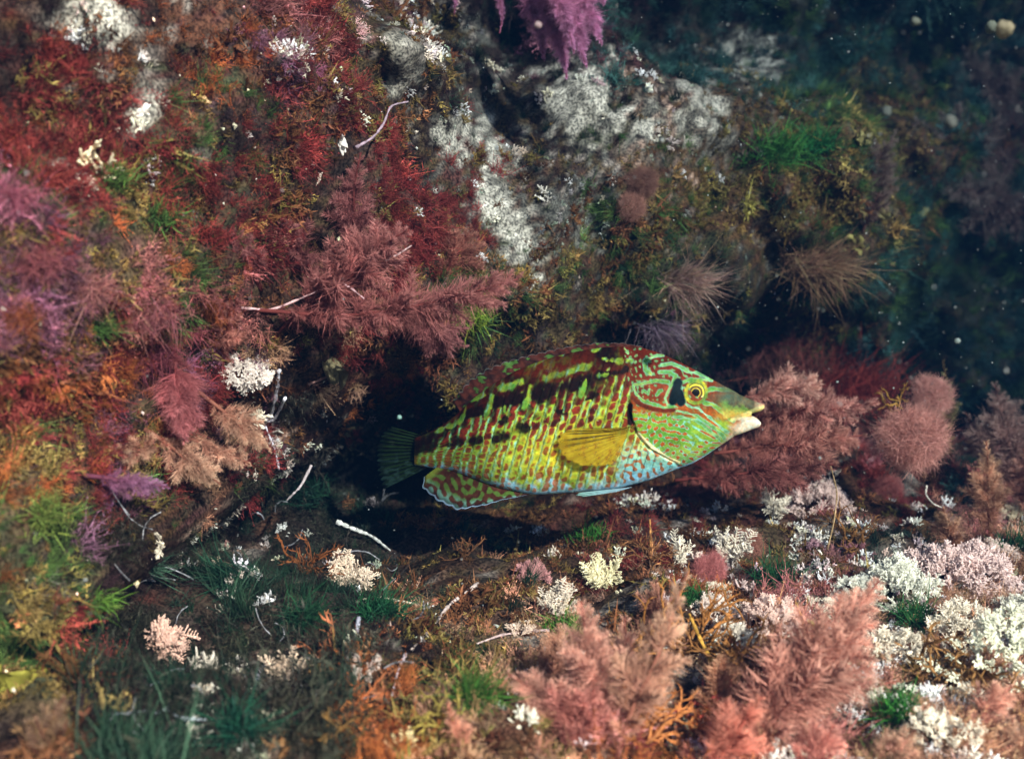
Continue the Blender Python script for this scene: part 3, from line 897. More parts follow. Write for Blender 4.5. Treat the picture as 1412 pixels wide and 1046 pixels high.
def build_fish():
    root = link('wrasse', None)
    root.empty_display_size = .02
    root.matrix_world = Matrix(((e1[0], en[0], 0, FCEN[0]), (e1[1], en[1], 0, FCEN[1]), (0, 0, 1, FCEN[2]), (0, 0, 0, 1)))
    tag(root, 'green and yellow wrasse with red brown spots swimming towards the right', 'fish')
    b = Bag()
    xs = np.linspace(572, 1036, 500)
    b.add(*loft(xs, top_(xs), bot_(xs), smooth_interp(xs, WID), 420))
    # jaws
    xj = np.linspace(1004, 1054, 46)
    b.add(*loft(xj, np.interp(xj, [1004, 1022, 1036, 1054], [538.5, 544.8, 551, 558]), np.interp(xj, [1004, 1034, 1048, 1054], [572, 570.8, 567, 562.5]), np.interp(xj, [1004, 1022, 1036, 1044, 1050, 1054], [14.5, 12.8, 9.8, 8.2, 6.2, 2.6]), 60, relief=False))
    xj = np.linspace(1004, 1049, 42)
    b.add(*loft(xj, np.interp(xj, [1004, 1034, 1044, 1049], [571, 571.8, 576.5, 582]), np.interp(xj, [1004, 1024, 1036, 1046, 1049], [604, 597, 592.2, 589, 585.5]), np.interp(xj, [1004, 1022, 1034, 1042, 1047, 1049], [14, 12.4, 9.8, 8.2, 5.6, 2.4]), 60, relief=False))
    link('body', b.mesh('body', M_FISH), root)

    # eyes
    for side in (1, -1):
        cx, cy, yy = 959.5, 536.5, float(smooth_interp(np.array([959.5]), WID)[0]) * .80
        h = np.hypot(*(np.array([0, 536.5 - (top_(np.array([cx]))[0] + bot_(np.array([cx]))[0]) / 2])))
        hh = (bot_(np.array([cx]))[0] - top_(np.array([cx]))[0]) / 2
        yy = float(smooth_interp(np.array([cx]), WID)[0]) * max(.1, 1 - (h / hh) ** 2) ** .56
        rr = np.linspace(0, 1, 30); th = np.linspace(0, 2 * np.pi, 48, endpoint=False)
        rad = 12.8 * rr
        dome = (yy - 2.2) + 5.6 * np.sqrt(np.clip(1 - (rr * .94) ** 2, 0, 1))
        X = cx + rad[:, None] * np.cos(th)[None]; PY = cy + rad[:, None] * np.sin(th)[None]
        V = fl(X, PY); V[..., 1] = (side * dome * S)[:, None]
        ns = vnoise(np.stack([X / 2.5, PY / 2.5, X * 0], -1), 3)
        r2 = np.repeat(rr[:, None], 48, 1) + .02 * ns
        C = mix(np.array([.20, .10, .02]), np.array([.07, .045, .02]), sstep(.5, .62, r2))
        C = mix(C, np.array([.50, .40, .05]), np.exp(-((r2 - .47) / .055) ** 2))
        C = mix(C, np.array([.10, .07, .025]), np.exp(-((r2 - .60) / .07) ** 2))
        C = mix(C, np.array([.60, .50, .05]), sstep(.70, .76, r2) * (1 - sstep(.88, .92, r2)))
        C = mix(C, np.array([.62, .62, .42]), sstep(.70, .76, r2) * (1 - sstep(.88, .92, r2)) * sstep(.2, .9, np.sin(th)[None] + 0 * r2))
        C = mix(C, np.array([.08, .12, .03]), sstep(.90, .96, r2))
        i = np.arange(29)[:, None] * 48; j = np.arange(48)[None]; k = (j + 1) % 48
        Fq = np.stack([i + j, i + k, i + 48 + k, i + 48 + j], -1).reshape(-1, 4)
        if side < 0: Fq = Fq[:, ::-1]
        eye = link('eye', mesh_of('eye', V.reshape(-1, 3), Fq, C.reshape(-1, 3), M_FISH), root)
        rr = np.linspace(0, 1, 12); rad = 5.2 * rr
        dome = (yy - 1.9) + 5.6 * np.sqrt(np.clip(1 - (rr * .35) ** 2, 0, 1))
        V = fl(cx + rad[:, None] * np.cos(th)[None], cy + rad[:, None] * np.sin(th)[None]); V[..., 1] = (side * dome * S)[:, None]
        i = np.arange(11)[:, None] * 48
        Fq = np.stack([i + j, i + k, i + 48 + k, i + 48 + j], -1).reshape(-1, 4)
        if side < 0: Fq = Fq[:, ::-1]
        link('pupil', mesh_of('pupil', V.reshape(-1, 3), Fq, None, M_PUPIL), eye)

    def fin(name, base, tipc, nray, paint, y0=0.0, y1=0.0, thick=.5, nu=None, nv=26, wave=1.2, scallop=0.0, camber=0.0, mat=None):
        """membrane between two curves of pixels, ridged by its rays; two skins"""
        base, tipc = np.asarray(base, float), np.asarray(tipc, float)
        nu = nu or nray * 9

        def res(c):
            s = np.concatenate([[0], np.cumsum(np.hypot(*np.diff(c, axis=0).T))]); s /= s[-1]
            q = np.linspace(0, 1, nu)
            z = np.stack([np.interp(q, s, c[:, 0]), np.interp(q, s, c[:, 1])], 1)
            k = np.hanning(9); k /= k.sum()
            zp = np.concatenate([np.repeat(z[:1], 4, 0), z, np.repeat(z[-1:], 4, 0)])
            zz = np.stack([np.convolve(zp[:, d], k, 'valid') for d in (0, 1)], 1); zz[0], zz[-1] = z[0], z[-1]
            return zz
        bb, tt = res(base), res(tipc)
        uu = np.linspace(0, 1, nu)
        ph = uu * nray
        rdg = np.abs(np.cos(np.pi * ph)) ** 6                       # 1 on a ray
        vv = np.linspace(0, 1, nv)
        reach = 1 - scallop * (1 - np.abs(np.cos(np.pi * ph)))
        PT = bb[:, None] + (tt - bb)[:, None] * vv[None, :, None] * reach[:, None, None]
        X, PY = PT[..., 0], PT[..., 1]
        yc = y0 + (y1 - y0) * vv[None] + wave * np.sin(ph * np.pi * .8)[:, None] * vv[None] ** 1.5 + camber * np.sin(vv * np.pi)[None]
        th_ = (thick * (.45 + 1.1 * rdg)[:, None] * (1 - .7 * vv)[None])
        C = paint(X, PY, uu[:, None] + 0 * X, vv[None] + 0 * X, rdg[:, None] + 0 * X)
        Vs, Fs, Cs = [], [], []
        i = np.arange(nu - 1)[:, None] * nv; j = np.arange(nv - 1)[None]
        Fq = np.stack([i + j, i + nv + j, i + nv + j + 1, i + j + 1], -1).reshape(-1, 4)
        for s in (1, -1):
            V = fl(X, PY); V[..., 1] = (yc + s * th_) * S + tail_bend(X)
            Vs.append(V.reshape(-1, 3)); Cs.append(C.reshape(-1, 3)); Fs.append((Fq if s > 0 else Fq[:, ::-1]) + (0 if s > 0 else nu * nv))
        o = nu * nv                                                   # rim
        per = np.concatenate([np.arange(nu - 1) * nv + nv - 1, (nu - 1) * nv + np.arange(nv - 1, 0, -1), np.arange(nu - 1, 0, -1) * nv, np.arange(nv)])
        nx = np.roll(per, -1)
        Fs.append(np.stack([per, nx, nx + o, per + o], 1))
        link(name, mesh_of(name, np.concatenate(Vs), np.concatenate(Fs), np.concatenate(Cs), mat or M_FIN), root)

    def p_dorsal(X, Y, u, v, r):
        nz = fbm(np.stack([X / 8, Y / 5, X * 0], -1), 3, 8)
        c = mix(np.array([.11, .030, .020]), cDARK, .5 + .7 * nz)
        c = mix(c, cGRN * .8, sstep(.25, .5, nz + .5 * np.sin(X / 7 + v * 3) - .25) * .8)
        c = mix(c, cDARK, r * .35)
        return mix(c, np.array([.35, .48, .50]), sstep(.95, .99, v) * .3)
    fin('dorsal_fin', [(893, 484), (860, 480), (830, 482), (800, 487), (770, 494), (740, 503), (710, 515), (680, 533), (655, 553), (636, 571)],
        [(884, 477), (858, 472.5), (828, 472), (795, 475.5), (765, 481), (730, 489), (700, 497), (670, 508), (646, 524), (624, 552)], 22, p_dorsal, scallop=.16, thick=.9)

    def p_anal(X, Y, u, v, r):
        nz = fbm(np.stack([X / 8, Y / 8, X * 0], -1), 3, 38)
        b_ = band(X, Y, 12, ang=1.9, spread=1.3, seed=3) + .6 * nz
        c = mix(np.array([.075, .026, .014]) * (1 + .5 * nz[..., None]), mix(cGRN, cYGR, .2) * .62, sstep(.0, .55, b_) * .92)
        c = mix(c, cCYN, sstep(.6, .9, v) * sstep(.1, .5, b_) * .8)
        c = mix(c, cYGR * .8, (1 - sstep(.03, .10, u)) * .7)
        c = mix(c, cDARK, sstep(.80, .92, v) * .7)
        return mix(c, np.array([.42, .62, .85]), sstep(.945, .985, v))
    fin('anal_fin', [(606, 641), (623, 643), (645, 652), (664, 661), (690, 669), (715, 675), (732, 678)],
        [(586, 656), (583, 672), (603, 688), (630, 702), (665, 696), (700, 686), (727, 681)], 12, p_anal, y0=2, y1=6, scallop=.05, thick=.9, nv=34)

    def p_tail(X, Y, u, v, r):
        nz = fbm(np.stack([X / 7, Y / 4, X * 0], -1), 3, 18)
        c = mix(np.array([.022, .045, .026]), cDARK * .5, .35 + .8 * nz)
        c = mix(c, cGRN * .55, r * sstep(.05, .3, v) * (1 - sstep(.75, .95, v)) * .7)
        c = mix(c, np.array([.09, .20, .17]), sstep(.05, .4, nz) * sstep(.35, .7, u) * .7)
        c = mix(c, cDARK * .6, (1 - sstep(.0, .30, v)))
        return c * .62
    fin('tail_fin', [(584, 601), (580, 610), (578, 622), (580, 634), (588, 645)],
        [(538, 589), (524, 600), (517, 624), (519, 652), (527, 676)], 14, p_tail, y0=0, y1=-6, scallop=.10, thick=1.1, nv=34)

    def p_pec(X, Y, u, v, r):
        nz = fbm(np.stack([X / 9, Y / 9, X * 0], -1), 3, 28)
        c = mix(np.array([.52, .36, .015]), np.array([.66, .50, .03]), .5 + nz)
        c = mix(c, np.array([.30, .20, .02]), (1 - sstep(.1, .35, u)) * .3)
        c = mix(c, np.array([.12, .09, .02]), (1 - sstep(.0, .28, v)) * .8 * sstep(.75, .2, u))
        c = mix(c, np.array([.045, .030, .010]), sstep(.15, .6, r) * (1 - .9 * sstep(.40, .58, u)) * sstep(.05, .2, v) * (1 - sstep(.75, .98, v)) * .97)
        c = mix(c, np.array([.42, .13, .02]), sstep(.25, .6, fbm(np.stack([X / 5, Y / 5, X * 0], -1), 2, 48)) * sstep(.4, .6, u) * .5)
        return mix(c, np.array([.45, .25, .03]), r * sstep(.4, .6, u) * .35)
    fin('pectoral_fin', [(881, 577), (876, 583), (872, 589), (868, 594), (863, 599)],
        [(846, 584), (815, 580), (790, 582), (777, 589), (773, 601), (778, 614), (788, 624), (806, 631), (828, 632), (848, 629), (859, 616)], 19, p_pec, y0=43.0, y1=51, thick=.45, nv=34, camber=3, wave=1.6, scallop=.035, mat=M_THIN)

    def p_pel(X, Y, u, v, r):
        return mix(mix(cBLU, cCYN, v), cWHT, r * .4)
    fin('pelvic_fin', [(872, 668), (862, 671), (852, 674)], [(800, 675), (796, 678.5), (806, 680)], 6, p_pel, y0=14, y1=17, thick=.8, nv=20)
    fin('pelvic_fin', [(872, 668), (862, 671), (852, 674)], [(800, 675), (797, 678), (806, 679)], 6, p_pel, y0=-14, y1=-17, thick=.8, nv=20)
build_fish()

# ------------------------------------------------------------------ seaweed makers
SR = np.random.default_rng(23)


def quat_to(d, roll):
    d = Vector(d).normalized()
    return d.to_track_quat('Z', 'X') @ Quaternion((0, 0, 1), roll)


# branchlets of the feathery weed: a thin axis set all round with soft filaments, one unit long
def make_branchlets(n=8, fil=190, fw=.021, soft=1.05):
    out = []
    for q in range(n):
        b = Bag()
        zc = np.linspace(0, 1, 7)
        ax = np.stack([(.10 + .12 * SR.random()) * zc ** 2 * np.sin(q * 1.3), (.10 + .12 * SR.random()) * zc ** 2 * np.cos(q * 1.3), zc], 1)
        V, Fc = tube(ax, np.linspace(.030, .008, 7), 4)
        b.add(V, Fc, np.array([.9, .8, .8]))
        z = SR.uniform(.06, 1.0, fil)
        th = SR.uniform(0, 6.283, fil)
        P0 = np.stack([np.interp(z, zc, ax[:, 0]), np.interp(z, zc, ax[:, 1]), z], 1)
        dirs = unit(np.stack([np.cos(th), np.sin(th), SR.uniform(.35, 1.1, fil)], 1))
        L = (.40 * (1 - z) ** .7 + .09) * SR.uniform(.6, 1.15, fil) * soft
        bend = SR.normal(0, .30, (fil, 3)) + np.array([0, 0, .30])
        C = SR.lognormal(0, .20, (fil, 1)) * (np.array([.85, .72, .72]) + z[:, None] * np.array([.25, .42, .42]))
        b.add(*ribbons(P0, dirs, L, fw, bend, C, 2, tip=(1.35, 1.5, 1.45), rs=SR))
        out.append(b.mesh('branchlet', M_PLUME))
    return out
BR_FINE = make_branchlets()
BR_FUZZ = make_branchlets(5, 210, .018, 1.5)


def stem_curve(base, tip, sag, n=14, rs=SR):
    t = np.linspace(0, 1, n)[:, None]
    L = np.linalg.norm(tip - base)
    return base * (1 - t) + tip * t + np.asarray(sag) * L * np.sin(t * np.pi) + .02 * L * np.sin(t * 9 + rs.uniform(0, 6)) * rs.normal(0, .5, 3)


def plume(name, label, base, tip, wpx, tint, n=46, kind=BR_FINE, sag=(0, 0, 0), bare=.18, group=None, cat='seaweed', flat=.0, stem=(.55, .36, .34), ang=.75, peak=.32):
    """feathery weed: base and tip are (px, py, metres ahead), wpx the reach of its longest branchlets in photo pixels"""
    dB = seat(*base) if base[1] < 1046 and name == FW else base[2]
    dT = min(tip[2] + dB - base[2], rock_at(tip[0], tip[1]) - .006)
    b0, t0 = at(base[0], base[1], dB), at(tip[0], tip[1], dT)
    root = link(name, None); root.empty_display_size = .01; root.location = b0
    tag(root, label, cat, group)
    pts = stem_curve(np.zeros(3), t0 - b0, sag)
    L = np.linalg.norm(t0 - b0); D = (base[2] + tip[2]) / 2
    bl = wpx * pxm(D)
    V, Fc = tube(pts, np.linspace(.0012, .0004, len(pts)), 6)
    s = link('stem', mesh_of('stem', V, Fc, np.array(stem), M_PLUME), root); s.color = (*tint, 1)
    tg = unit(np.gradient(pts, axis=0)); tt = np.linspace(0, 1, len(pts))
    for k in range(n):
        u = bare + (1 - bare) * ((k + SR.uniform(0, .8)) / n)
        p = np.array([np.interp(u, tt, pts[:, d]) for d in range(3)]); t_ = unit(np.array([np.interp(u, tt, tg[:, d]) for d in range(3)]))
        a = unit(np.cross(t_, np.array([.2, .9, .37]))); c = np.cross(t_, a)
        th = k * 2.399 + SR.uniform(-.4, .4)
        r = a * math.cos(th) + c * math.sin(th) * (1 - flat)
        w = (u - bare) / (1 - bare)
        prof = sstep(-.12, peak, w) * (1 - sstep(peak, 1.12, w)) * 1.05 + .10
        d = unit(t_ * (ang + .45 * w) + r + SR.normal(0, .24, 3) + np.array([0, 0, -.10]))
        if SR.random() < .06: continue
        o = link('branchlet', kind[k % len(kind)], root)
        o.location = p; o.rotation_mode = 'QUATERNION'; o.rotation_quaternion = quat_to(d, SR.uniform(0, 6.28))
        ln = bl * prof * SR.uniform(.8, 1.2)
        o.scale = (ln, ln, ln)
        v = SR.lognormal(0, .16) * (.80 + .35 * w)
        o.color = (tint[0] * v, tint[1] * v * (.88 + .25 * w), tint[2] * v * (.88 + .25 * w), 1)
    return root


def pompom_mesh(seed, n=9000, fw=.011, rough=.20):
    rs = np.random.default_rng(seed)
    d = unit(rs.normal(size=(n, 3)))
    lump = 1 + rough * fbm(d * 1.6 + seed, 3, seed)
    r0 = rs.uniform(.25, .90, n) ** .5
    P0 = d * (r0 * lump)[:, None] * .93
    dirs = unit(d * .7 + rs.normal(0, 1.0, (n, 3)))
    C = (1.0 + .25 * (r0 - .6))[:, None] * rs.lognormal(0, .14, (n, 1)) * np.ones(3)
    comb = np.stack([vnoise(P0 * 2.6 + k_ * 9.1 + seed, 40 + k_) for k_ in range(3)], 1) * .75       # clumped by the current
    V, Fc, CC = ribbons(P0, unit(dirs + comb * .7), rs.uniform(.09, .30, n), fw, rs.normal(0, .5, (n, 3)) + d * .2 + comb, C, 3, tip=(1.15, 1.2, 1.15), rs=rs)
    return V, Fc, CC
POM = []
for q in range(3):
    b_ = Bag(); b_.add(*pompom_mesh(q + 1)); POM.append(b_.mesh('pompom', M_PLUME))


def pompom(label, px, py, D, r, tint, k=0, sq=(1, 1, 1), group=None):
    o = link('pompom_seaweed', POM[k % 3]); D = seat(px, py, D, r * .45 * pxm(D)) if r > 13 else D
    o.location = at(px, py, D)
    s = r * pxm(D); o.scale = (s * sq[0], s * sq[1], s * sq[2]); o.rotation_euler = (k * 1.1, k * .7, k * 2.3)
    o.color = (*tint, 1)
    return tag(o, label, 'seaweed', group)


# jointed chalky fronds, one unit tall
def coral_frond(seed, pairs=9, fat=1.0, side=.34, sub=True):
    rs = np.random.default_rng(seed)
    b = Bag()
    def chain(p, d, L, r, segs):
        for k in range(segs):
            d = unit(d + rs.normal(0, .07, 3)); q = p + d * L / segs
            pts = np.array([p, p + (q - p) * .2, p + (q - p) * .75, q]); rr = np.array([.6, .95, 1.1, .75]) * r * (1 - .3 * k / segs)
            V, Fc = tube(pts, rr, 5)
            c = np.array([1, 1, 1.]) * (0.86 + .22 * (k + 1) / segs) * rs.lognormal(0, .05)
            b.add(V, Fc, c); p = q
        return p, d
    p, d = np.zeros(3), np.array([0, 0, 1.])
    n = pairs
    for k in range(n):
        p2, d = chain(p, d, 1 / n, .026 * fat * (1 - .4 * k / n), 1)
        if k >= 1:
            for s in (-1, 1):
                L = side * math.sin(math.pi * (.18 + .74 * k / n)) * rs.uniform(.7, 1.1)
                dd = unit(np.array([s * .9, rs.normal(0, .55), .8]))
                e, _ = chain(p2, dd, L, .021 * fat, max(2, int(L * 12)))
                if sub and L > .2:
                    for s2 in (-1, 1):
                        m = p2 + (e - p2) * .55
                        chain(m, unit(dd + np.array([s2 * .5, rs.normal(0, .3), .4 * s2])), L * .4, .017 * fat, 2)
        p = p2
    return b.mesh('frond', M_CHALK)
FROND = [coral_frond(s, 12, .78, .30) for s in (1, 2, 3, 4)]
def spray(seed, pairs, fat, side):
    """three fronds from one foot"""
    rs = np.random.default_rng(seed); b = Bag()
    for k in range(3):
        me = coral_frond(seed * 3 + k, pairs, fat, side, True)
        n = len(me.vertices); V = np.zeros(n * 3); me.vertices.foreach_get('co', V); V = V.reshape(-1, 3)
        C = np.zeros(n * 4); me.color_attributes['Col'].data.foreach_get('color', C); C = C.reshape(-1, 4)[:, :3]
        me.calc_loop_triangles(); Fc = np.zeros(len(me.loop_triangles) * 3, np.int32); me.loop_triangles.foreach_get('vertices', Fc)
        q = np.array(Quaternion(Vector(rs.normal(size=3)).normalized(), rs.uniform(.15, .6)).to_matrix() @ Quaternion((0, 0, 1), rs.uniform(0, 6.28)).to_matrix())
        b.add(V @ q.T * rs.uniform(.75, 1.1), Fc.reshape(-1, 3), C); bpy.data.meshes.remove(me)
    return b.mesh('frond', M_CHALK)
SPRAY = [spray(s, 7, 1.25, .40) for s in (11, 12, 13)]
FROND_FAT = [coral_frond(s, 8, 1.35, .38, True) for s in (5, 6, 7)]


def coralline(label, px, py, D, hpx, n, tint, spread=.8, fat=False, axis=(0, -.25, 1), rad=.35, group=None, name='coralline_seaweed'):
    D = seat(px, py, D)
    root = link(name, None); root.empty_display_size = .01; root.location = at(px, py, D)
    tag(root, label, 'coralline', group)
    tint = tuple(min(.88, c_ * k_) for c_, k_ in zip(tint, (1.22, 1.14, 1.08)))
    u = pxm(D); ax = unit(np.array(axis, float))
    ms = FROND_FAT if fat else FROND
    dome = spread >= .9
    if dome:
        n = int(n * 2.7); ms = FROND_FAT if fat else SPRAY
    for k in range(n):
        o = link('frond', ms[k % len(ms)], root)
        o.rotation_mode = 'QUATERNION'
        v = SR.lognormal(0, .12); o.color = (tint[0] * v, tint[1] * v, tint[2] * v, 1)
        if dome:                                  # a cushion: short fronds set all over an uneven dome
            g = unit(SR.normal(size=3) + ax * .55)
            lump = 1 + .35 * vnoise(g * 2.2 + px, 3)
            R_ = hpx * u * (.58 + .48 * rad) * lump
            f = hpx * u * SR.uniform(.26, .42)
            o.location = g * max(0, R_ - f * .7) * np.array([1, .8, .75]); s = f
            o.rotation_quaternion = quat_to(unit(g + ax * .35 + SR.normal(0, .25, 3)), SR.uniform(0, 6.28))
        elif n > 1:
            g = SR.normal(size=3); g = g - ax * min(0, g @ ax)
            d = unit(ax + unit(g) * spread)
            o.location = (d - ax * .6) * hpx * u * rad * SR.uniform(.2, 1); s = hpx * u * SR.uniform(.5, 1.05)
            o.rotation_quaternion = quat_to(d, SR.uniform(0, 6.28))
        else:
            o.rotation_quaternion = quat_to(ax, 0); s = hpx * u
        o.scale = (s, s, s)
    return root


def tuft(name, label, px, py, D, hpx, n, c, axis=(0, -.2, 1), spread=.55, wpx=1.6, curl=.4, seg=3, tip=(1.3, 1.3, 1.2), group=None, root_px=10, mat=None):
    """a clump of filaments or blades, one mesh"""
    D = seat(px, py, D) if py > 0 else D
    o0 = at(px, py, D); ax = unit(np.array(axis, float)); u = pxm(D)
    P0 = SR.normal(0, root_px * u * .5, (n, 3)) * np.array([1, .7, .5])
    d = unit(ax + SR.normal(0, spread, (n, 3)))
    b = Bag()
    b.add(*ribbons(P0, d, hpx * u * SR.uniform(.45, 1.15, n), wpx * u * SR.uniform(.7, 1.3, n), SR.normal(0, curl * .6, (n, 3)) + np.array([0, 0, -curl * .3]),
                   np.array(c) * SR.lognormal(0, .25, (n, 1)) * SR.lognormal(0, .08, (n, 3)), seg, tip=tip, rs=SR))
    o = link(name, b.mesh(name, mat or M_TURF)); o.location = o0
    return tag(o, label, 'seaweed', group)


def branch_mesh(seed, c, depth=4, flat=False):
    """forking strap-like branch, one unit long"""
    rs = np.random.default_rng(seed)
    b = Bag()
    def grow(p, d, L, r, k):
        pts = [p]
        for _ in range(4):
            d = unit(d + rs.normal(0, .16, 3)); pts.append(pts[-1] + d * L / 4)
        V, Fc = tube(np.array(pts), np.linspace(r, r * (.75 if k else .15), 5), 5)
        b.add(V, Fc, np.array(c) * rs.lognormal(0, .2) * (1 + .12 * (depth - k)))
        if k:
            for s in (-1, 1):
                if rs.random() < .92:
                    ax = unit(np.cross(d, rs.normal(size=3)))
                    grow(pts[-1], unit(d + ax * s * rs.uniform(.35, .75)), L * rs.uniform(.6, .85), r * .75, k - 1)
            if rs.random() < .6:
                grow(pts[2], unit(d + rs.normal(0, .6, 3)), L * .5, r * .6, max(0, k - 2))
    grow(np.zeros(3), np.array([0, 0, 1.]), .36, .030, depth)
    return b.mesh('branch', M_BLADE)
BRANCH = [branch_mesh(s, (1, 1, 1)) for s in range(1, 7)]


def bushy(name, label, px, py, D, hpx, n, tint, axis=(0, -.2, 1), spread=.5, group=None):
    D = seat(px, py, D)
    root = link(name, None); root.empty_display_size = .01; root.location = at(px, py, D)
    tag(root, label, 'seaweed', group)
    ax = unit(np.array(axis, float))
    for k in range(n):
        o = link('branch', BRANCH[k % len(BRANCH)], root)
        o.rotation_mode = 'QUATERNION'; o.rotation_quaternion = quat_to(unit(ax + SR.normal(0, spread, 3)), SR.uniform(0, 6.28))
        s = hpx * pxm(D) * SR.uniform(.6, 1.1); o.scale = (s, s, s)
        v = SR.lognormal(0, .2); o.color = (tint[0] * v, tint[1] * v, tint[2] * v, 1)
        o.location = SR.normal(0, .10, 3) * hpx * pxm(D)
    return root


def twig(name, label, pts, rpx, c, cat='twig', group=None, tip=.5, crust=True):
    """pts: (px, py, metres ahead)"""
    W_ = np.array([at(p[0], p[1], min(p[2], rock_at(p[0], p[1]) - .007)) for p in pts]); o0 = W_[0].copy(); W_ = W_ - o0
    s = np.linspace(0, 1, len(W_)); q = np.linspace(0, 1, 26)
    cs = np.stack([np.interp(q, s, W_[:, d]) for d in range(3)], 1)
    k = np.hanning(9); k /= k.sum()
    cp_ = np.concatenate([np.repeat(cs[:1], 4, 0), cs, np.repeat(cs[-1:], 4, 0)])
    cs = np.stack([np.convolve(cp_[:, d], k, 'valid') for d in range(3)], 1)
    u = pxm(pts[0][2])
    r = 1.0 * rpx * u * np.linspace(1, tip, 26) * (1 + (.22 * SR.normal(size=26) if crust else 0))
    V, Fc = tube(cs, np.clip(r, .2 * rpx * u, None), 8)
    n = vnoise(V / (u * 5) + 5, 3)
    C = np.array(c) * (1 + .45 * n[:, None])
    o = link(name, mesh_of(name, V, Fc, C, M_TWIG)); o.location = o0
    return tag(o, label, cat, group)


def lobes(name, label, px, py, D, hpx, n, c, axis=(0, -.3, 1), group=None):
    """a bunch of broad rounded lobes, each lobe a part"""
    D = seat(px, py, D)
    root = link(name, None); root.empty_display_size = .01; root.location = at(px, py, D)
    tag(root, label, 'seaweed', group)
    ms = []
    for q in range(3):
        nu, nv = 9, 9
        uu, vv = np.meshgrid(np.linspace(-1, 1, nu), np.linspace(0, 1, nv), indexing='ij')
        wd = .10 + .34 * np.sin(np.clip(vv, 0, 1) * np.pi * .62) ** 1.2
        wd = wd * np.where(vv > .8, np.sqrt(np.clip(1 - ((vv - .8) / .23) ** 2, 0.02, 1)), 1)
        X = uu * wd; Z = vv * (1 - .12 * uu ** 2); Y = .16 * uu ** 2 + .10 * np.sin(vv * 4 + q + uu * 2) - .2 * vv ** 2
        V = np.stack([X, Y, Z], -1).reshape(-1, 3)
        i = (np.arange(nu - 1)[:, None] * nv + np.arange(nv - 1)[None]).ravel()
        Fq = np.stack([i, i + nv, i + nv + 1, i + 1], 1)
        V2 = V + np.array([0, .025, 0])
        allF = np.concatenate([Fq, Fq[:, ::-1] + nu * nv])
        C = np.concatenate([np.repeat((.8 + .35 * vv.reshape(-1))[:, None], 3, 1)] * 2)
        ms.append(mesh_of('lobe', np.concatenate([V, V2]), allF, C, M_BLADE))
    ax = unit(np.array(axis, float))
    for k in range(n):
        o = link('lobe', ms[k % 3], root)
        o.rotation_mode = 'QUATERNION'; o.rotation_quaternion = quat_to(unit(ax + SR.normal(0, .55, 3)), SR.uniform(0, 6.28))
        s = hpx * pxm(D) * SR.uniform(.6, 1.1); o.scale = (s, s, s); o.location = SR.normal(0, .25, 3) * hpx * pxm(D)
        v = SR.lognormal(0, .2); o.color = (c[0] * v, c[1] * v, c[2] * v, 1)
    return root

# ------------------------------------------------------------------ planting
PINK = (.31, .115, .105); DUSK = (.26, .095, .092); TAN = (.50, .29, .20); SALM = (.52, .26, .20); WINE = (.22, .05, .055); PURP = (.28, .12, .21); DIM = (.30, .18, .155)
ROSE = (.36, .115, .12)
FW = 'feathery_seaweed'

# middle of the rock face
plume(FW, 'dusky pink feathery seaweed standing upright with its tip near the white shell', (478, 405, .60), (496, 212, .58), 40, DUSK, 40, bare=.1)
plume(FW, 'dusky pink feathery seaweed leaning right in the middle of the cluster', (375, 470, .60), (566, 318, .575), 62, PINK, 52, sag=(0, 0, .03), bare=.12)
plume(FW, 'long pink feathery seaweed lying level to the right across the rock face', (335, 428, .60), (716, 384, .60), 46, PINK, 64, sag=(0, -.01, -.06), bare=.12, peak=.6)
plume(FW, 'short pink feathery seaweed bending up at the left of the cluster', (360, 400, .59), (322, 318, .57), 30, DUSK, 26)
plume(FW, 'dark pink feathery seaweed hanging above the fish tail', (520, 400, .62), (640, 478, .64), 46, DUSK, 40)
plume(FW, 'dull brown pink feathery seaweed beside the pale rock streak', (600, 400, .64), (650, 315, .66), 38, (.30, .12, .09), 30)
plume(FW, 'pink feathery seaweed reaching left behind the cluster', (440, 390, .61), (385, 300, .60), 36, DUSK, 28)
plume(FW, 'small pointed pink seaweed spire above the white twigs', (306, 512, .53), (321, 388, .52), 26, (.46, .19, .15), 36, bare=.02)
# left bulge
plume(FW, 'tan feathery seaweed arm pointing down to the right beside the dark hollow', (275, 540, .53), (372, 622, .53), 34, TAN, 34)
plume(FW, 'tan feathery seaweed arm with its tip over the green tangle', (200, 590, .50), (303, 668, .50), 36, TAN, 36)
plume(FW, 'tan feathery seaweed lying over the purple sprig', (230, 615, .51), (150, 622, .50), 30, TAN, 26)
plume(FW, 'pale tan feathery seaweed filling the space between the two tan arms', (250, 600, .52), (345, 640, .52), 32, (.55, .31, .22), 28)
plume(FW, 'rose feathery seaweed draped down the middle of the left bulge', (235, 450, .52), (255, 610, .51), 38, ROSE, 36, BR_FUZZ)
plume(FW, 'purple feathery sprig below the tan seaweed', (115, 655, .47), (232, 672, .48), 26, PURP, 34)
plume(FW, 'short violet sprig crossing the purple one', (150, 630, .47), (150, 705, .47), 22, (.24, .09, .19), 20)
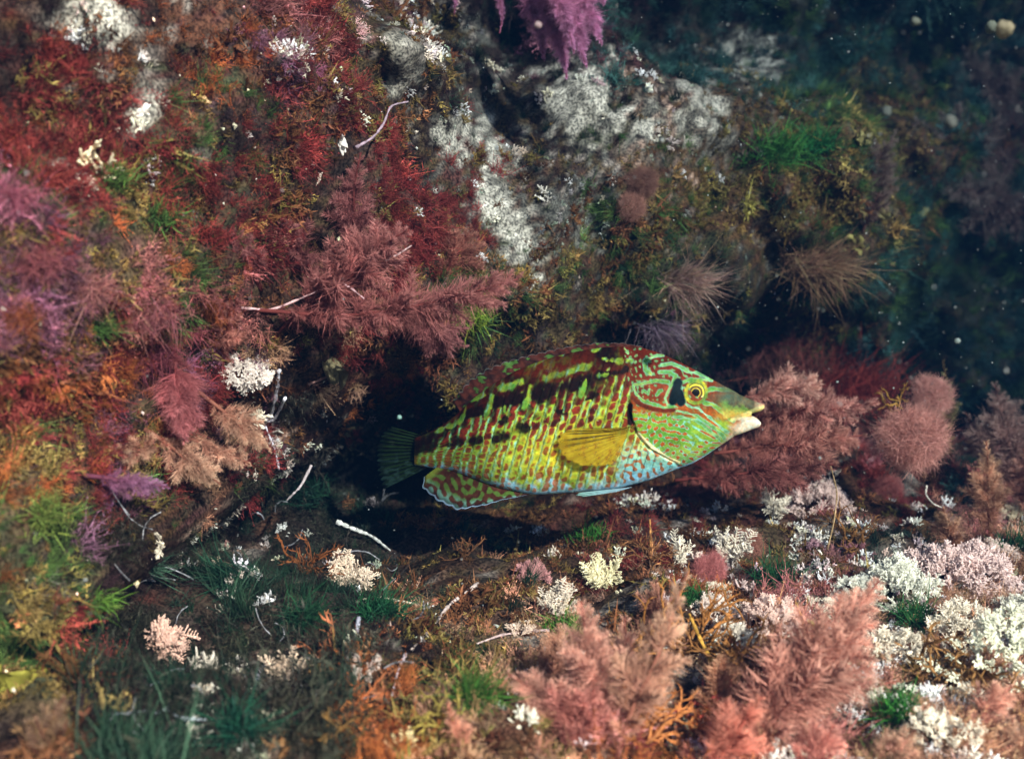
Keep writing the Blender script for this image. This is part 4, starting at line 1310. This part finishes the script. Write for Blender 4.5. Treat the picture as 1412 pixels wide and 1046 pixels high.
for lab, px, py, D, h, t, rp, n in (
        ('soft pink fluffy mound on the upper part of the left bulge', 205, 430, .50, 30, (.27, .095, .10), 38, 1400), ('paler pink fluffy mound beside the red one on the left bulge', 118, 398, .46, 28, (.31, .125, .115), 32, 1100),
        ('deep rose fluffy mound near the left border', 48, 362, .44, 30, (.24, .075, .08), 36, 1200), ('magenta fluffy mound cut by the left border', 4, 275, .42, 38, (.28, .08, .11), 44, 1500),
        ('dark wine fluffy mound below the soft pink one', 205, 490, .49, 28, (.19, .05, .065), 34, 1100), ('rose fluffy knob at the right end of the left bulge', 258, 455, .51, 18, (.36, .10, .11), 18, 600),
        ('rusty fluffy mound at the left border, half way up', 20, 440, .43, 26, (.22, .065, .03), 32, 900)):
    tuft('fluffy_seaweed', lab, px, py, D, h, n, t, (.3, -.7, .3), .85, 1.0, .9, 3, (1.25, 1.3, 1.3), root_px=rp, mat=M_PLUME)
# right of the fish
plume(FW, 'pale tan feathery seaweed just above the fish snout', (1010, 552, .72), (1132, 528, .72), 30, (.56, .30, .24), 40, bare=.05, peak=.5)
plume(FW, 'brown pink feathery seaweed stretching right from the fish mouth', (1000, 585, .74), (1204, 556, .72), 38, (.48, .22, .18), 54, bare=.02, peak=.55)
plume(FW, 'brown pink feathery seaweed below the fish mouth', (985, 625, .72), (1190, 600, .72), 42, (.42, .18, .14), 56, bare=.02, peak=.5)
plume(FW, 'dark wine feathery seaweed below the fish throat', (930, 662, .70), (1150, 640, .71), 40, (.28, .10, .085), 54, bare=.02, peak=.5)
plume(FW, 'dark wine feathery seaweed hugging the ledge under the fish belly', (880, 690, .72), (1030, 672, .71), 32, (.22, .065, .055), 40, bare=.02, peak=.5)
tuft('bushy_seaweed', 'dark red bushy tuft on the ledge behind the fish head', 1150, 545, .86, 88, 1500, (.26, .045, .035), (0, -.15, 1), .75, 1.1, .35, root_px=75)
tuft('bushy_seaweed', 'dull red brown bush left of the dark red tuft', 1080, 520, .92, 60, 700, (.14, .05, .04), (0, -.15, 1), .75, 1.2, .35, root_px=60)
pompom('largest rosy fluffy ball on the ledge right of the fish', 1258, 606, .74, 50, (.58, .28, .23), 0)
pompom('smaller rosy fluffy ball behind the largest one', 1285, 546, .79, 31, (.56, .28, .235), 1)
pompom('small dark rose fluffy ball below the largest one', 1224, 676, .73, 24, (.36, .12, .11), 2)
pompom('rose fluffy cushion among the white corallines at the front', 978, 795, .60, 34, (.48, .17, .16), 2, (1.2, 1, .75))
pompom('pink brown fluffy cushion behind the white fronds', 1030, 752, .66, 26, (.42, .19, .14), 1)
pompom('upper brown fluffy ball on the rock face', 885, 252, .765, 24, (.22, .11, .085), 0)
pompom('lower pinkish fluffy ball on the rock face', 871, 284, .745, 21, (.36, .18, .14), 1)
pompom('tiny orange pink fluff on the long pale stick', 603, 834, .585, 13, (.55, .22, .14), 2)
plume(FW, 'olive feathery spire behind the rosy balls', (1310, 640, .82), (1303, 500, .84), 20, (.28, .22, .10), 34, bare=.1)
plume(FW, 'tan feathery spire on the ledge near the right border', (1366, 760, .70), (1360, 608, .72), 30, (.46, .25, .16), 44, bare=.08)
plume(FW, 'broad brown feathery seaweed at the right border', (1412, 700, .84), (1372, 528, .86), 46, DIM, 44, bare=.05)
plume(FW, 'brown feathery seaweed leaning left beside the right border', (1400, 680, .86), (1330, 570, .87), 34, DIM, 30, bare=.05)
plume(FW, 'pinkish seaweed spire half out at the right border', (1420, 720, .76), (1412, 620, .76), 32, (.42, .2, .15), 28, bare=.05)
plume(FW, 'tan seaweed sprig behind the big white coralline', (1320, 770, .72), (1300, 700, .72), 26, (.40, .22, .14), 24, bare=.05)
# far right
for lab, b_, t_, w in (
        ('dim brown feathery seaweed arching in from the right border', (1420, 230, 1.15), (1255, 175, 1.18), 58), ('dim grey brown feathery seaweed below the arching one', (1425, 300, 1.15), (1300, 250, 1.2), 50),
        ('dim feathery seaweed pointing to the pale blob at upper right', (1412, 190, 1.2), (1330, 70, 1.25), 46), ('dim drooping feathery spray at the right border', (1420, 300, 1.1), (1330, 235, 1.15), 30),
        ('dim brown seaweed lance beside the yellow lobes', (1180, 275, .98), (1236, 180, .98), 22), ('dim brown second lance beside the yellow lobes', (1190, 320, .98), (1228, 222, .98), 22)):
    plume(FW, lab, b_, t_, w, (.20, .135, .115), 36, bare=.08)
# hanging from the top
HV = (.46, .19, .32)
for lab, b_, t_, w, n in (
        ('purple hanging seaweed strand, longest of those at the top border', (735, -40, .74), (782, 108, .72), 24, 80), ('purple hanging strand right beside the longest one', (755, -40, .73), (808, 92, .72), 24, 70),
        ('pale violet hanging strand at the right end of the purple ones', (775, -40, .74), (830, 62, .73), 22, 60), ('purple hanging strand left beside the longest one', (715, -40, .75), (752, 84, .74), 20, 64),
        ('mauve hanging strand in front of the longest one', (745, -50, .72), (792, 72, .71), 20, 60), ('thin purple streamer apart at the left of the hanging strands', (682, -40, .77), (690, 46, .76), 9, 50),
        ('short violet sprig at the top border right of the hanging strands', (828, -40, .8), (832, 8, .79), 14, 34), ('faint purple wisp at the top border left of the streamer', (628, -40, .84), (626, 20, .84), 9, 30)):
    plume('hanging_seaweed', lab, b_, t_, w, HV, n, BR_FUZZ, bare=.02, ang=1.9, peak=.25, sag=(.05, 0, -.02))
# tufts on the rock face
tuft('fan_seaweed', 'beige pink fan shaped tuft on the rock above the fish head', 928, 390, .79, 56, 1100, (.30, .19, .155), (.8, -.5, .2), .60, .9, .45, root_px=26)
tuft('fan_seaweed', 'brown fan shaped tuft at the right shoulder of the rock', 1120, 368, .89, 62, 1200, (.24, .14, .085), (.8, -.5, .2), .60, .9, .45, root_px=34)
tuft('fan_seaweed', 'violet grey fan tuft in the dark gap above the fish head', 905, 450, .80, 42, 700, (.15, .105, .14), (.4, -.4, -.3), .6, .9, .45, root_px=24)
tuft('green_tuft', 'bright green tuft on the sunlit shoulder of the rock', 1065, 215, .89, 52, 500, (.05, .16, .035), (.3, -.4, .6), .6, 1.3, .4, root_px=34)
tuft('green_tuft', 'emerald tuft right of the bright green one', 1125, 205, .94, 40, 320, (.03, .16, .05), (.3, -.4, .6), .6, 1.3, .4, root_px=26)
tuft('green_tuft', 'yellow green tuft below the long level pink seaweed', 640, 440, .665, 40, 420, (.16, .24, .03), (.1, -.5, .6), .7, 1.8, .4, root_px=30)
tuft('green_tuft', 'yellow green tuft at the upper left beside the magenta ball', 150, 250, .465, 30, 340, (.07, .12, .03), (.5, -.4, .4), .6, 1.6, .4, root_px=30)
tuft('green_tuft', 'grass green tuft under the dark gap on the upper left rock', 215, 300, .49, 30, 340, (.06, .12, .03), (.5, -.5, .3), .6, 1.6, .4, root_px=30)
tuft('green_tuft', 'green tuft in the middle left below the pink balls', 135, 452, .465, 34, 200, (.06, .11, .03), (.6, -.5, .2), .5, 1.6, .4, root_px=20)
tuft('green_tuft', 'light green tuft on the lower left bulge beside the border', 55, 715, .43, 38, 520, (.11, .15, .035), (.3, -.5, .5), .7, 1.7, .5, root_px=44)
tuft('green_tuft', 'green feathery tuft on the edge of the lower left bulge', 130, 830, .45, 32, 300, (.09, .17, .03), (.8, -.4, .2), .4, 1.8, .4, root_px=22)
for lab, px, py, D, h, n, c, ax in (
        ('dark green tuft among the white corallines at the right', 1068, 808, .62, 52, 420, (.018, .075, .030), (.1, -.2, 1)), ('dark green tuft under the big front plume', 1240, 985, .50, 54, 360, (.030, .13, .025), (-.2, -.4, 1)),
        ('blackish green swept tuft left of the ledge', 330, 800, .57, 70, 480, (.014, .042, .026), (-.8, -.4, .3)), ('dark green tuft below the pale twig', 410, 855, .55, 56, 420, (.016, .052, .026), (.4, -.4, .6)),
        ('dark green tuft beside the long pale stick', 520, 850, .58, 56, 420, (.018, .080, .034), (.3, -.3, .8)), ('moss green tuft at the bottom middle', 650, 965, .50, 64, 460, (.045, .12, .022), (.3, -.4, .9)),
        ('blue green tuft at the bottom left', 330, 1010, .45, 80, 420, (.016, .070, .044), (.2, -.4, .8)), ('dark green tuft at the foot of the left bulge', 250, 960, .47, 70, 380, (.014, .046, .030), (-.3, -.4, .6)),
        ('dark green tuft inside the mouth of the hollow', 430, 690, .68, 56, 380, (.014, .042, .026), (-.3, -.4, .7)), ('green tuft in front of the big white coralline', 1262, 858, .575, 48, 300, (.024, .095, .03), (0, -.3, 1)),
        ('green blades on the ledge under the fish belly', 815, 745, .70, 40, 160, (.035, .12, .02), (.1, -.2, 1)), ('green tuft between the white sprigs at the middle front', 775, 870, .56, 36, 200, (.05, .16, .02), (0, -.3, 1)),
        ('dark green tuft at the right border behind the corallines', 1400, 760, .68, 44, 260, (.02, .07, .03), (0, -.3, 1)), ('small green tuft left of the rose cushion', 955, 830, .585, 30, 200, (.03, .12, .03), (0, -.3, 1))):
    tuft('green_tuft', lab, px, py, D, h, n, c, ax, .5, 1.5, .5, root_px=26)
# corallines
CW = (.80, .69, .58); CP = (.66, .47, .44); CG = (.60, .55, .46)
for lab, px, py, D, h, n, t, kw in (
        ('largest pinkish white coralline cushion near the right border', 1322, 808, .615, 76, 56, (.72, .58, .55), dict(spread=1.1, rad=.7)),
        ('bright white coralline clump left of the largest cushion', 1238, 822, .60, 60, 32, (.84, .76, .66), dict(spread=1.0, rad=.6)),
        ('bright white coralline bank at the right border', 1395, 930, .53, 100, 46, (.84, .77, .62), dict(spread=1.0, rad=.8, fat=True)),
        ('white coralline below the largest cushion', 1330, 885, .565, 66, 30, CW, dict(spread=1.0, rad=.6)),
        ('round pinkish white coralline below the dark brown weed', 1132, 710, .70, 54, 40, (.70, .56, .52), dict(spread=1.1, rad=.7)),
        ('slender white coralline spire above the round one', 1132, 688, .70, 50, 2, (.62, .54, .44), {}),
        ('white coralline beside the fish throat', 1068, 712, .70, 40, 14, CW, {}),
        ('tall white coralline sprig at the left of the pair', 940, 785, .63, 52, 7, CW, dict(spread=.35)), ('tall white coralline sprig at the right of the pair', 1003, 778, .635, 56, 8, CW, dict(spread=.4)),
        ('cream coralline fan in the dark tangle', 478, 808, .585, 50, 34, (.74, .62, .50), dict(axis=(.3, -.6, .8))), ('white coralline lit below the pink spire', 340, 512, .57, 42, 30, (.82, .68, .64), dict(axis=(.2, -.7, .5), spread=1)),
        ('white coralline in the gap right of the tan arm', 342, 570, .57, 34, 14, CW, dict(axis=(.4, -.7, .3))), ('pink branching coralline fan at the edge of the hollow', 318, 752, .57, 56, 12, (.62, .36, .32), dict(axis=(-.8, -.5, .3), spread=.5)),
        ('small bright white coralline on the edge of the left bulge', 222, 756, .50, 30, 12, CW, dict(axis=(-.4, -.7, .4))), ('pinkish cream coralline fan below the left bulge', 210, 880, .475, 56, 30, (.66, .46, .38), dict(axis=(.8, -.5, .1), spread=.6)),
        ('cream coralline behind the curved white tube', 395, 935, .49, 50, 18, (.68, .56, .44), dict(axis=(.2, -.5, .7))), ('yellowish white coralline at the middle front', 828, 808, .61, 44, 22, (.78, .70, .46), {}),
        ('greyish white coralline left of the yellowish one', 772, 850, .585, 52, 20, CG, dict(spread=.5)), ('dusty pink coralline tuft below the fish belly', 732, 798, .66, 34, 24, (.46, .24, .24), dict(spread=.9)),
        ('small pale coralline on the brown turf', 716, 876, .57, 24, 10, (.70, .58, .48), {}), ('pinkish white low coralline at the front', 1062, 872, .565, 50, 32, (.76, .56, .50), dict(spread=1.2, rad=.8)),
        ('white coralline under the front brown weed', 985, 850, .57, 48, 22, (.76, .64, .58), dict(spread=1.1)), ('small white coralline behind the big front plume', 1130, 850, .585, 38, 18, CW, dict(spread=1)),
        ('blurred white coralline knob at the front left of the big plumes', 722, 995, .455, 30, 14, (.84, .76, .66), dict(fat=True, spread=1.2)), ('white coralline knob behind the front plume', 745, 930, .49, 26, 12, (.82, .76, .66), dict(fat=True, spread=1.2)),
        ('pale coralline bank at the bottom right corner', 1300, 1035, .455, 70, 30, (.80, .70, .58), dict(fat=True, spread=1.1, rad=.8)), ('white coralline peeping out behind the big front plume', 1110, 915, .525, 54, 20, (.80, .68, .56), dict(spread=1)),
        ('white coralline at the right of the big front plume', 1232, 905, .53, 56, 24, CW, dict(spread=1)), ('cream white coralline low between the forked weed and the right border bank', 1350, 985, .49, 56, 24, (.80, .70, .60), dict(spread=1, rad=.6)),
        ('small cream coralline at the right border below the largest cushion', 1405, 850, .58, 50, 22, (.82, .74, .64), dict(spread=1)), ('white coralline low at the foot of the biggest salmon plume', 1180, 960, .49, 48, 20, (.80, .70, .62), dict(spread=1)),
        ('flat white coralline sheet between the brown weed and the pinkish one', 1010, 885, .55, 44, 22, (.80, .70, .62), dict(spread=1.1)), ('small white coralline in front of the bright clump', 1180, 820, .60, 40, 20, (.84, .76, .68), dict(spread=1)),
        ('pinkish white coralline under the tan spire', 1372, 772, .66, 40, 22, (.72, .60, .54), dict(spread=1)), ('little white coralline beside the rose cushion', 985, 822, .58, 30, 16, CW, dict(spread=1)), ('violet grey small coralline left of the round white one', 1122, 762, .66, 26, 16, (.36, .22, .26), dict(spread=1.1)),
        ('wine coloured coralline in the shade right of the round one', 1172, 770, .66, 34, 16, (.26, .12, .14), dict(spread=1.0)), ('cream coralline at the far right of the ledge', 1400, 718, .78, 34, 14, (.66, .60, .44), dict(spread=1)),
        ('cream blurred coralline at the bottom left of the front plumes', 560, 1030, .43, 34, 12, (.74, .66, .38), dict(fat=True, spread=1.1)), ('pale coralline sprig on the dark slope at the lower left', 500, 935, .52, 36, 10, (.62, .56, .52), dict(axis=(.2, -.5, .6))),
        ('pale coralline sprig under the pink fan', 330, 800, .55, 26, 8, (.66, .60, .54), dict(axis=(.2, -.5, .6))), ('small violet white coralline in the dark tangle', 500, 700, .70, 30, 8, (.42, .38, .40), dict(axis=(.2, -.6, .5)))):
    coralline(lab, px, py, D, h, n, t, **kw)
# brown branching weeds
BRN = (.22, .10, .032); ORG = (.36, .15, .035)
for lab, px, py, D, h, n, t, ax in (
        ('brown forked seaweed behind the front plumes', 945, 910, .51, 130, 16, (.27, .115, .032), (-.1, -.2, 1)), ('brown forked seaweed left of the big front plume', 1030, 930, .50, 110, 14, (.24, .11, .035), (.1, -.2, 1)),
        ('olive brown forked seaweed right of the big front plume', 1300, 950, .51, 115, 22, (.25, .13, .045), (.1, -.2, 1)), ('orange forked seaweed at the bottom middle', 870, 1020, .44, 120, 12, (.34, .13, .04), (.4, -.2, 1)),
        ('rust brown strappy seaweed above the dark tangle', 425, 790, .60, 75, 10, (.22, .075, .025), (.2, -.4, .8)), ('thin brown forked seaweed behind the white sprigs', 900, 780, .65, 60, 12, (.24, .11, .045), (0, -.2, 1)),
        ('golden brown forked sprig left of the rosy balls', 1240, 560, .76, 46, 5, (.36, .20, .04), (-.9, -.2, .6)), ('brown forked seaweed below the rosy balls', 1180, 760, .68, 80, 10, (.16, .075, .025), (0, -.2, 1)),
        ('olive brown forked weed at the bottom left centre', 480, 1030, .42, 90, 11, (.17, .095, .03), (.2, -.2, 1)), ('rust coloured forked weed on the lower left bulge', 60, 930, .41, 60, 8, (.17, .065, .025), (.4, -.5, .6)),
        ('brown forked weed at the bottom left corner', 60, 1040, .39, 70, 9, (.13, .075, .035), (.5, -.4, .6)), ('brown weed on the shaded ledge beneath the fish tail', 640, 770, .70, 46, 12, (.16, .07, .03), (0, -.3, 1)),
        ('red brown forked weed beside the long stick', 440, 930, .51, 100, 9, (.26, .09, .04), (.3, -.3, .9)), ('olive forked weed by the moss green tuft', 610, 1000, .46, 70, 12, (.28, .22, .05), (0, -.3, 1)),
        ('rusty forked weed hanging at the mouth of the hollow', 590, 490, .72, 60, 10, (.17, .06, .03), (.2, -.5, -.4)), ('brown forked weed on the bottom right ledge', 1390, 1020, .46, 70, 10, (.36, .20, .09), (0, -.3, 1))):
    bushy('forked_seaweed', lab, px, py, D, h, n, t, ax, .55)
# big front plumes
for lab, b_, t_, w, c, n in (
        ('blurred salmon feathery seaweed at the front, tallest of the middle group', (835, 1060, .43), (800, 832, .45), 66, SALM, 56), ('blurred salmon feathery seaweed behind the tallest one', (880, 1050, .45), (862, 850, .47), 52, SALM, 44),
        ('blurred tan feathery seaweed leaning right in the middle group', (850, 1040, .45), (950, 790, .49), 48, (.50, .29, .20), 46), ('blurred salmon feathery arm pointing left in the middle group', (830, 1010, .44), (700, 928, .45), 46, SALM, 34),
        ('blurred red feathery seaweed at the foot of the middle group', (760, 1080, .42), (820, 950, .43), 66, (.42, .16, .13), 44), ('biggest salmon feathery seaweed slanting up to the right at the front', (1000, 1075, .43), (1216, 800, .47), 84, SALM, 84),
        ('blurred salmon feathery seaweed left of the biggest one', (960, 1090, .42), (1050, 960, .43), 56, (.55, .21, .15), 36), ('small blurred salmon plume alone at the bottom border', (650, 1090, .41), (618, 970, .42), 32, (.55, .25, .17), 34),
        ('salmon side arm of weed pointing right under the biggest plume', (1110, 960, .46), (1240, 938, .47), 26, SALM, 24), ('blurred tan plume at the bottom right border', (1190, 1080, .43), (1265, 1005, .44), 40, TAN, 30),
        ('small salmon plume in front of the white bank', (1330, 1010, .46), (1395, 945, .47), 38, (.58, .30, .22), 26), ('blurred tan plume in the bottom right corner', (1412, 1080, .44), (1395, 990, .45), 40, TAN, 28),
        ('brownish blurred plume at the bottom of the left corner', (30, 1090, .38), (90, 960, .39), 46, (.20, .115, .075), 30)):
    plume(FW, lab, b_, t_, w, c, n, bare=.02, peak=.3)
for lab, b_, t_, w, c, n in (
        ('tan plume between the middle group and the biggest salmon plume', (990, 1010, .46), (1000, 900, .48), 44, (.50, .26, .16), 40), ('low pink plume at the bottom border under the biggest one', (1100, 1090, .42), (1150, 1000, .43), 50, (.58, .25, .20), 36),
        ('soft pink plume between the tallest one and the lone small one', (720, 1080, .42), (735, 975, .44), 46, (.52, .23, .17), 36), ('tan plume with its tip before the dusty pink coralline', (760, 960, .49), (770, 860, .51), 34, (.46, .24, .16), 34),
        ('brown pink plume behind the middle group', (900, 900, .54), (905, 800, .56), 36, (.42, .20, .14), 36), ('pink plume before the yellowish lobes', (1090, 930, .52), (1130, 870, .54), 30, (.56, .27, .21), 30),
        ('pale tan plume in front of the white coralline bank', (1350, 960, .50), (1372, 880, .52), 34, (.60, .36, .25), 32), ('tan pink plume at the right border above the corner', (1420, 1010, .47), (1408, 930, .49), 36, (.58, .34, .24), 30),
        ('pinkish plume at the bottom border left of the corner bank', (1250, 1100, .43), (1235, 1020, .44), 42, (.58, .28, .22), 30)):
    plume(FW, lab, b_, t_, w, c, n, bare=.02, peak=.3)
# lobed weeds
YO = (.27, .23, .09)
for lab, px, py, D, h, n, c in (
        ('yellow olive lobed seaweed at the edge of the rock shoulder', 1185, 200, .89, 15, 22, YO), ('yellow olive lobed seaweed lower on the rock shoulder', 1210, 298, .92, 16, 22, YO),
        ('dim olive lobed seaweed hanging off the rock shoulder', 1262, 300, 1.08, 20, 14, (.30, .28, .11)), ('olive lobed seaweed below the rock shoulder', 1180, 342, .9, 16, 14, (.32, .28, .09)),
        ('blurred olive strap seaweed at the lower left border', 5, 965, .385, 50, 6, (.30, .28, .05)), ('dull pale leaf seaweed at the mouth of the hollow', 452, 518, .66, 40, 5, (.26, .22, .12)),
        ('olive lobed seaweed at the bottom middle', 590, 935, .49, 22, 9, (.18, .15, .05)), ('yellowish lobed seaweed on the ledge at the right', 1120, 870, .57, 26, 7, (.46, .40, .12))):
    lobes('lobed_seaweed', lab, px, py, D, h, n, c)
# twigs, tubes and stalks
TW = (.58, .56, .62); TB = (.42, .36, .36)
for lab, pts, r, c in (
        ('pale curved worm tube at the lower left, bent like a hook', [(366, 918, .49), (356, 925, .485), (356, 940, .48), (372, 955, .48), (392, 975, .475)], 3.4, (.50, .48, .56)),
        ('grey crusted stalk standing in the dark tangle', [(495, 850, .55), (490, 880, .54), (487, 905, .53), (478, 935, .525)], 3.6, (.46, .46, .54)),
        ('pale wavy stalk in front of the fish tail fin', [(462, 718, .70), (490, 730, .70), (512, 738, .70), (540, 760, .69)], 3.2, (.60, .60, .56)),
        ('upright pale stalk at the mouth of the hollow', [(385, 508, .64), (380, 545, .64), (372, 580, .64), (366, 575, .64)], 3.0, TW),
        ('pale stalk slanting through the mouth of the hollow', [(395, 545, .65), (378, 580, .65), (362, 580, .65), (380, 620, .65), (385, 650, .65)], 2.6, TW),
        ('bent pale twig below the mouth of the hollow', [(430, 640, .66), (415, 670, .65), (395, 690, .65)], 2.6, TB), ('long straight pale stick lying over the ledge', [(662, 803, .60), (620, 832, .585), (600, 860, .57), (565, 898, .555)], 3.0, (.50, .40, .36)),
        ('thin pale twig running left from the long stick', [(585, 835, .585), (550, 828, .58), (520, 822, .58), (500, 826, .58)], 2.2, (.56, .48, .36)), ('grey twig crossing the lower left slope', [(240, 965, .46), (220, 985, .455), (198, 980, .45), (150, 985, .45)], 3.2, (.44, .48, .54)),
        ('pale twig beside the blue green tuft', [(222, 975, .455), (250, 990, .45), (285, 992, .45)], 3.2, (.48, .52, .58)), ('short grey twig on the lower left slope', [(172, 955, .45), (205, 945, .45), (225, 938, .46)], 2.8, (.40, .42, .50)),
        ('dark bent stalk on the upper rock beside the white shell', [(488, 205, .595), (515, 190, .60), (530, 170, .605), (538, 145, .61), (565, 140, .62)], 2.2, (.30, .22, .26)),
        ('pale straight pink stem across the cluster', [(330, 424, .585), (375, 428, .58), (430, 405, .58), (500, 370, .575)], 2.0, (.52, .32, .32)), ('short pale stem below the cluster', [(462, 384, .575), (485, 398, .57), (505, 414, .57)], 1.6, (.55, .34, .36)),
        ('thin pale twig at the right end of the cluster', [(530, 360, .57), (550, 350, .57), (568, 338, .57)], 1.6, (.55, .38, .38)), ('thin bleached twig on the ledge below the rosy balls', [(1278, 668, .72), (1276, 682, .715), (1286, 694, .71), (1300, 700, .71)], 1.5, (.50, .45, .38)),
        ('brown thin stalk rising beside the round white coralline', [(1140, 760, .66), (1150, 720, .66), (1155, 680, .665), (1145, 640, .67)], 1.6, (.30, .20, .10)), ('orange stalk upright behind the white sprigs', [(898, 770, .67), (897, 740, .67), (896, 715, .67)], 2.2, (.42, .19, .06)),
        ('golden strap leaning at the front left of the tall weed', [(990, 930, .49), (965, 880, .50), (950, 845, .51)], 4.0, (.40, .22, .04)), ('orange brown stalk in front of the white coralline', [(1112, 890, .52), (1105, 850, .53), (1098, 830, .535)], 2.6, (.36, .20, .05)),
        ('thin brown stalk on the rock shoulder', [(1085, 415, .90), (1105, 400, .89), (1120, 390, .88)], 1.3, (.40, .30, .24)), ('thin pale stalk by the dark tangle', [(560, 900, .53), (548, 925, .52), (540, 960, .51)], 2.4, (.44, .36, .38)),
        ('thin dark red stalk in the bottom left centre', [(475, 1046, .42), (485, 1000, .43), (490, 960, .44)], 2.0, (.20, .05, .04)), ('pale twig under the level stalk', [(760, 868, .57), (725, 870, .57), (690, 875, .57), (655, 888, .56)], 2.2, (.46, .34, .32)),
        ('slim fallen stem in the mouth of the hollow', [(425, 530, .66), (450, 520, .66), (470, 508, .66)], 1.8, (.26, .14, .12))):
    twig('crusted_twig', lab, pts, r, c)


for k in range(34):                     # fine pale twigs in the dark tangle; nothing tells them apart
    px, py = SR.uniform(150, 570), SR.uniform(690, 1020)
    a_ = SR.uniform(-.5, 3.6); L_ = SR.uniform(22, 62); D_ = rock_at(px, py) - .009
    pts = [(px, py, D_)]; cv = SR.normal(0, .5)
    for q in range(3):
        a_ += cv; pts.append((pts[-1][0] + math.cos(a_) * L_ / 3, pts[-1][1] - math.sin(a_) * L_ / 3, pts[-1][2] - SR.uniform(0, .006)))
    twig('crusted_twig', 'thin pale grey twig tangled in the dark weed at the lower left', pts, SR.uniform(.7, 1.4), (.26, .26, .28), group='thin twigs in the dark tangle')


def shell(label, px, py, D, r, c, ax):
    """a chipped, worn bit of shell"""
    rs = np.random.default_rng(int(px)); D = seat(px, py, D)
    V, Fc = blob((0, 0, 0), r * pxm(D) * np.array([.55, .35, 1.0]), rs, 3, .6, int(px))
    n = fbm(V / (r * pxm(D)) * 3, 2, 5)
    C = np.array(c) * (1 + .3 * np.clip(n, -1, .3))[:, None]
    o = link('shell', mesh_of('shell', V, Fc, C, M_CHALK)); o.location = at(px, py, D)
    o.rotation_euler = (rs.uniform(-.4, .4), rs.uniform(-.7, .7), rs.uniform(-1, 1))
    tag(o, label, 'shell')
for lab, px, py, D, r, c in (('bright white shell on the dark red rock above the upright plume', 470, 195, .575, 14, (.85, .80, .74)), ('cream shell chip below the red patch', 438, 245, .585, 8, (.80, .68, .56)),
                             ('white shell chip on the upper rock near the top border', 378, 28, .555, 7, (.82, .78, .70)), ('orange cream shell in the red patch at upper left', 283, 142, .495, 11, (.80, .50, .26)),
                             ('white shell left of the dark gap on the upper left rock', 197, 158, .475, 13, (.84, .80, .72)), ('small white shell at the edge of the pale rock', 607, 82, .665, 7, (.80, .70, .50)),
                             ('cream shell chip on the left bulge beside the dark hole', 52, 455, .425, 10, (.80, .74, .60))):
    shell(lab, px, py, D, r, c, (.2, -.9, .4))


# ------------------------------------------------------------------ matter adrift in the water
def motes():
    b = Bag()
    n = 900
    for k in range(n):
        px, py = SR.uniform(-20, 1430), SR.uniform(-20, 1060)
        if SR.random() < .5: px = SR.uniform(850, 1430); py = SR.uniform(0, 640)
        D = SR.uniform(.35, .72)
        p = at(px, py, D)
        if p[1] > WALL(p[0], p[2])[0] - .02 or p[2] < FLOOR(p[0], p[1])[0] + .02: continue
        r = SR.lognormal(-.7, .5) * .00034
        V, Fc = blob(p, r * SR.uniform(.6, 1.4, 3), SR, 0, .2, k)
        b.add(V, Fc, np.array([.40, .43, .42]))
    tag(link('drifting_specks', b.mesh('drifting_specks', M_MOTE)), 'tiny pale specks drifting in the water', 'drifting specks', kind='stuff')
    for lab, px, py, D, r, c in (
            ('largest cream blob drifting near the upper right corner', 1385, 40, .44, 11, (.30, .27, .18)), ('dull blob touching the largest cream one at upper right', 1367, 38, .52, 8, (.16, .18, .14)),
            ('grey drifting speck right of the green shoulder', 1222, 153, .44, 7, (.10, .12, .11)), ('grey drifting speck over the brown arching plume', 1310, 168, .42, 9, (.10, .11, .10)),
            ('pale speck drifting over the purple seaweed', 742, 35, .46, 5, (.40, .30, .30)), ('pale drifting speck left of the fish tail', 551, 575, .50, 3, (.30, .50, .45)),
            ('cream drifting flecks below the top border at right', 1262, 30, .45, 6, (.14, .16, .13)), ('grey drifting speck above the rosy balls', 1320, 470, .50, 4, (.26, .32, .30))):
        V, Fc = blob((0, 0, 0), r * pxm(D), SR, 2, .25, int(px))
        o = link('drifting_speck', mesh_of('drifting_speck', V, Fc, np.array(c), M_MOTE)); o.location = at(px, py, D)
        tag(o, lab, 'speck')
motes()
print('tris', sum(len(m.loop_triangles) if not m.calc_loop_triangles() else 0 for m in bpy.data.meshes), 'objects', len(bpy.data.objects))
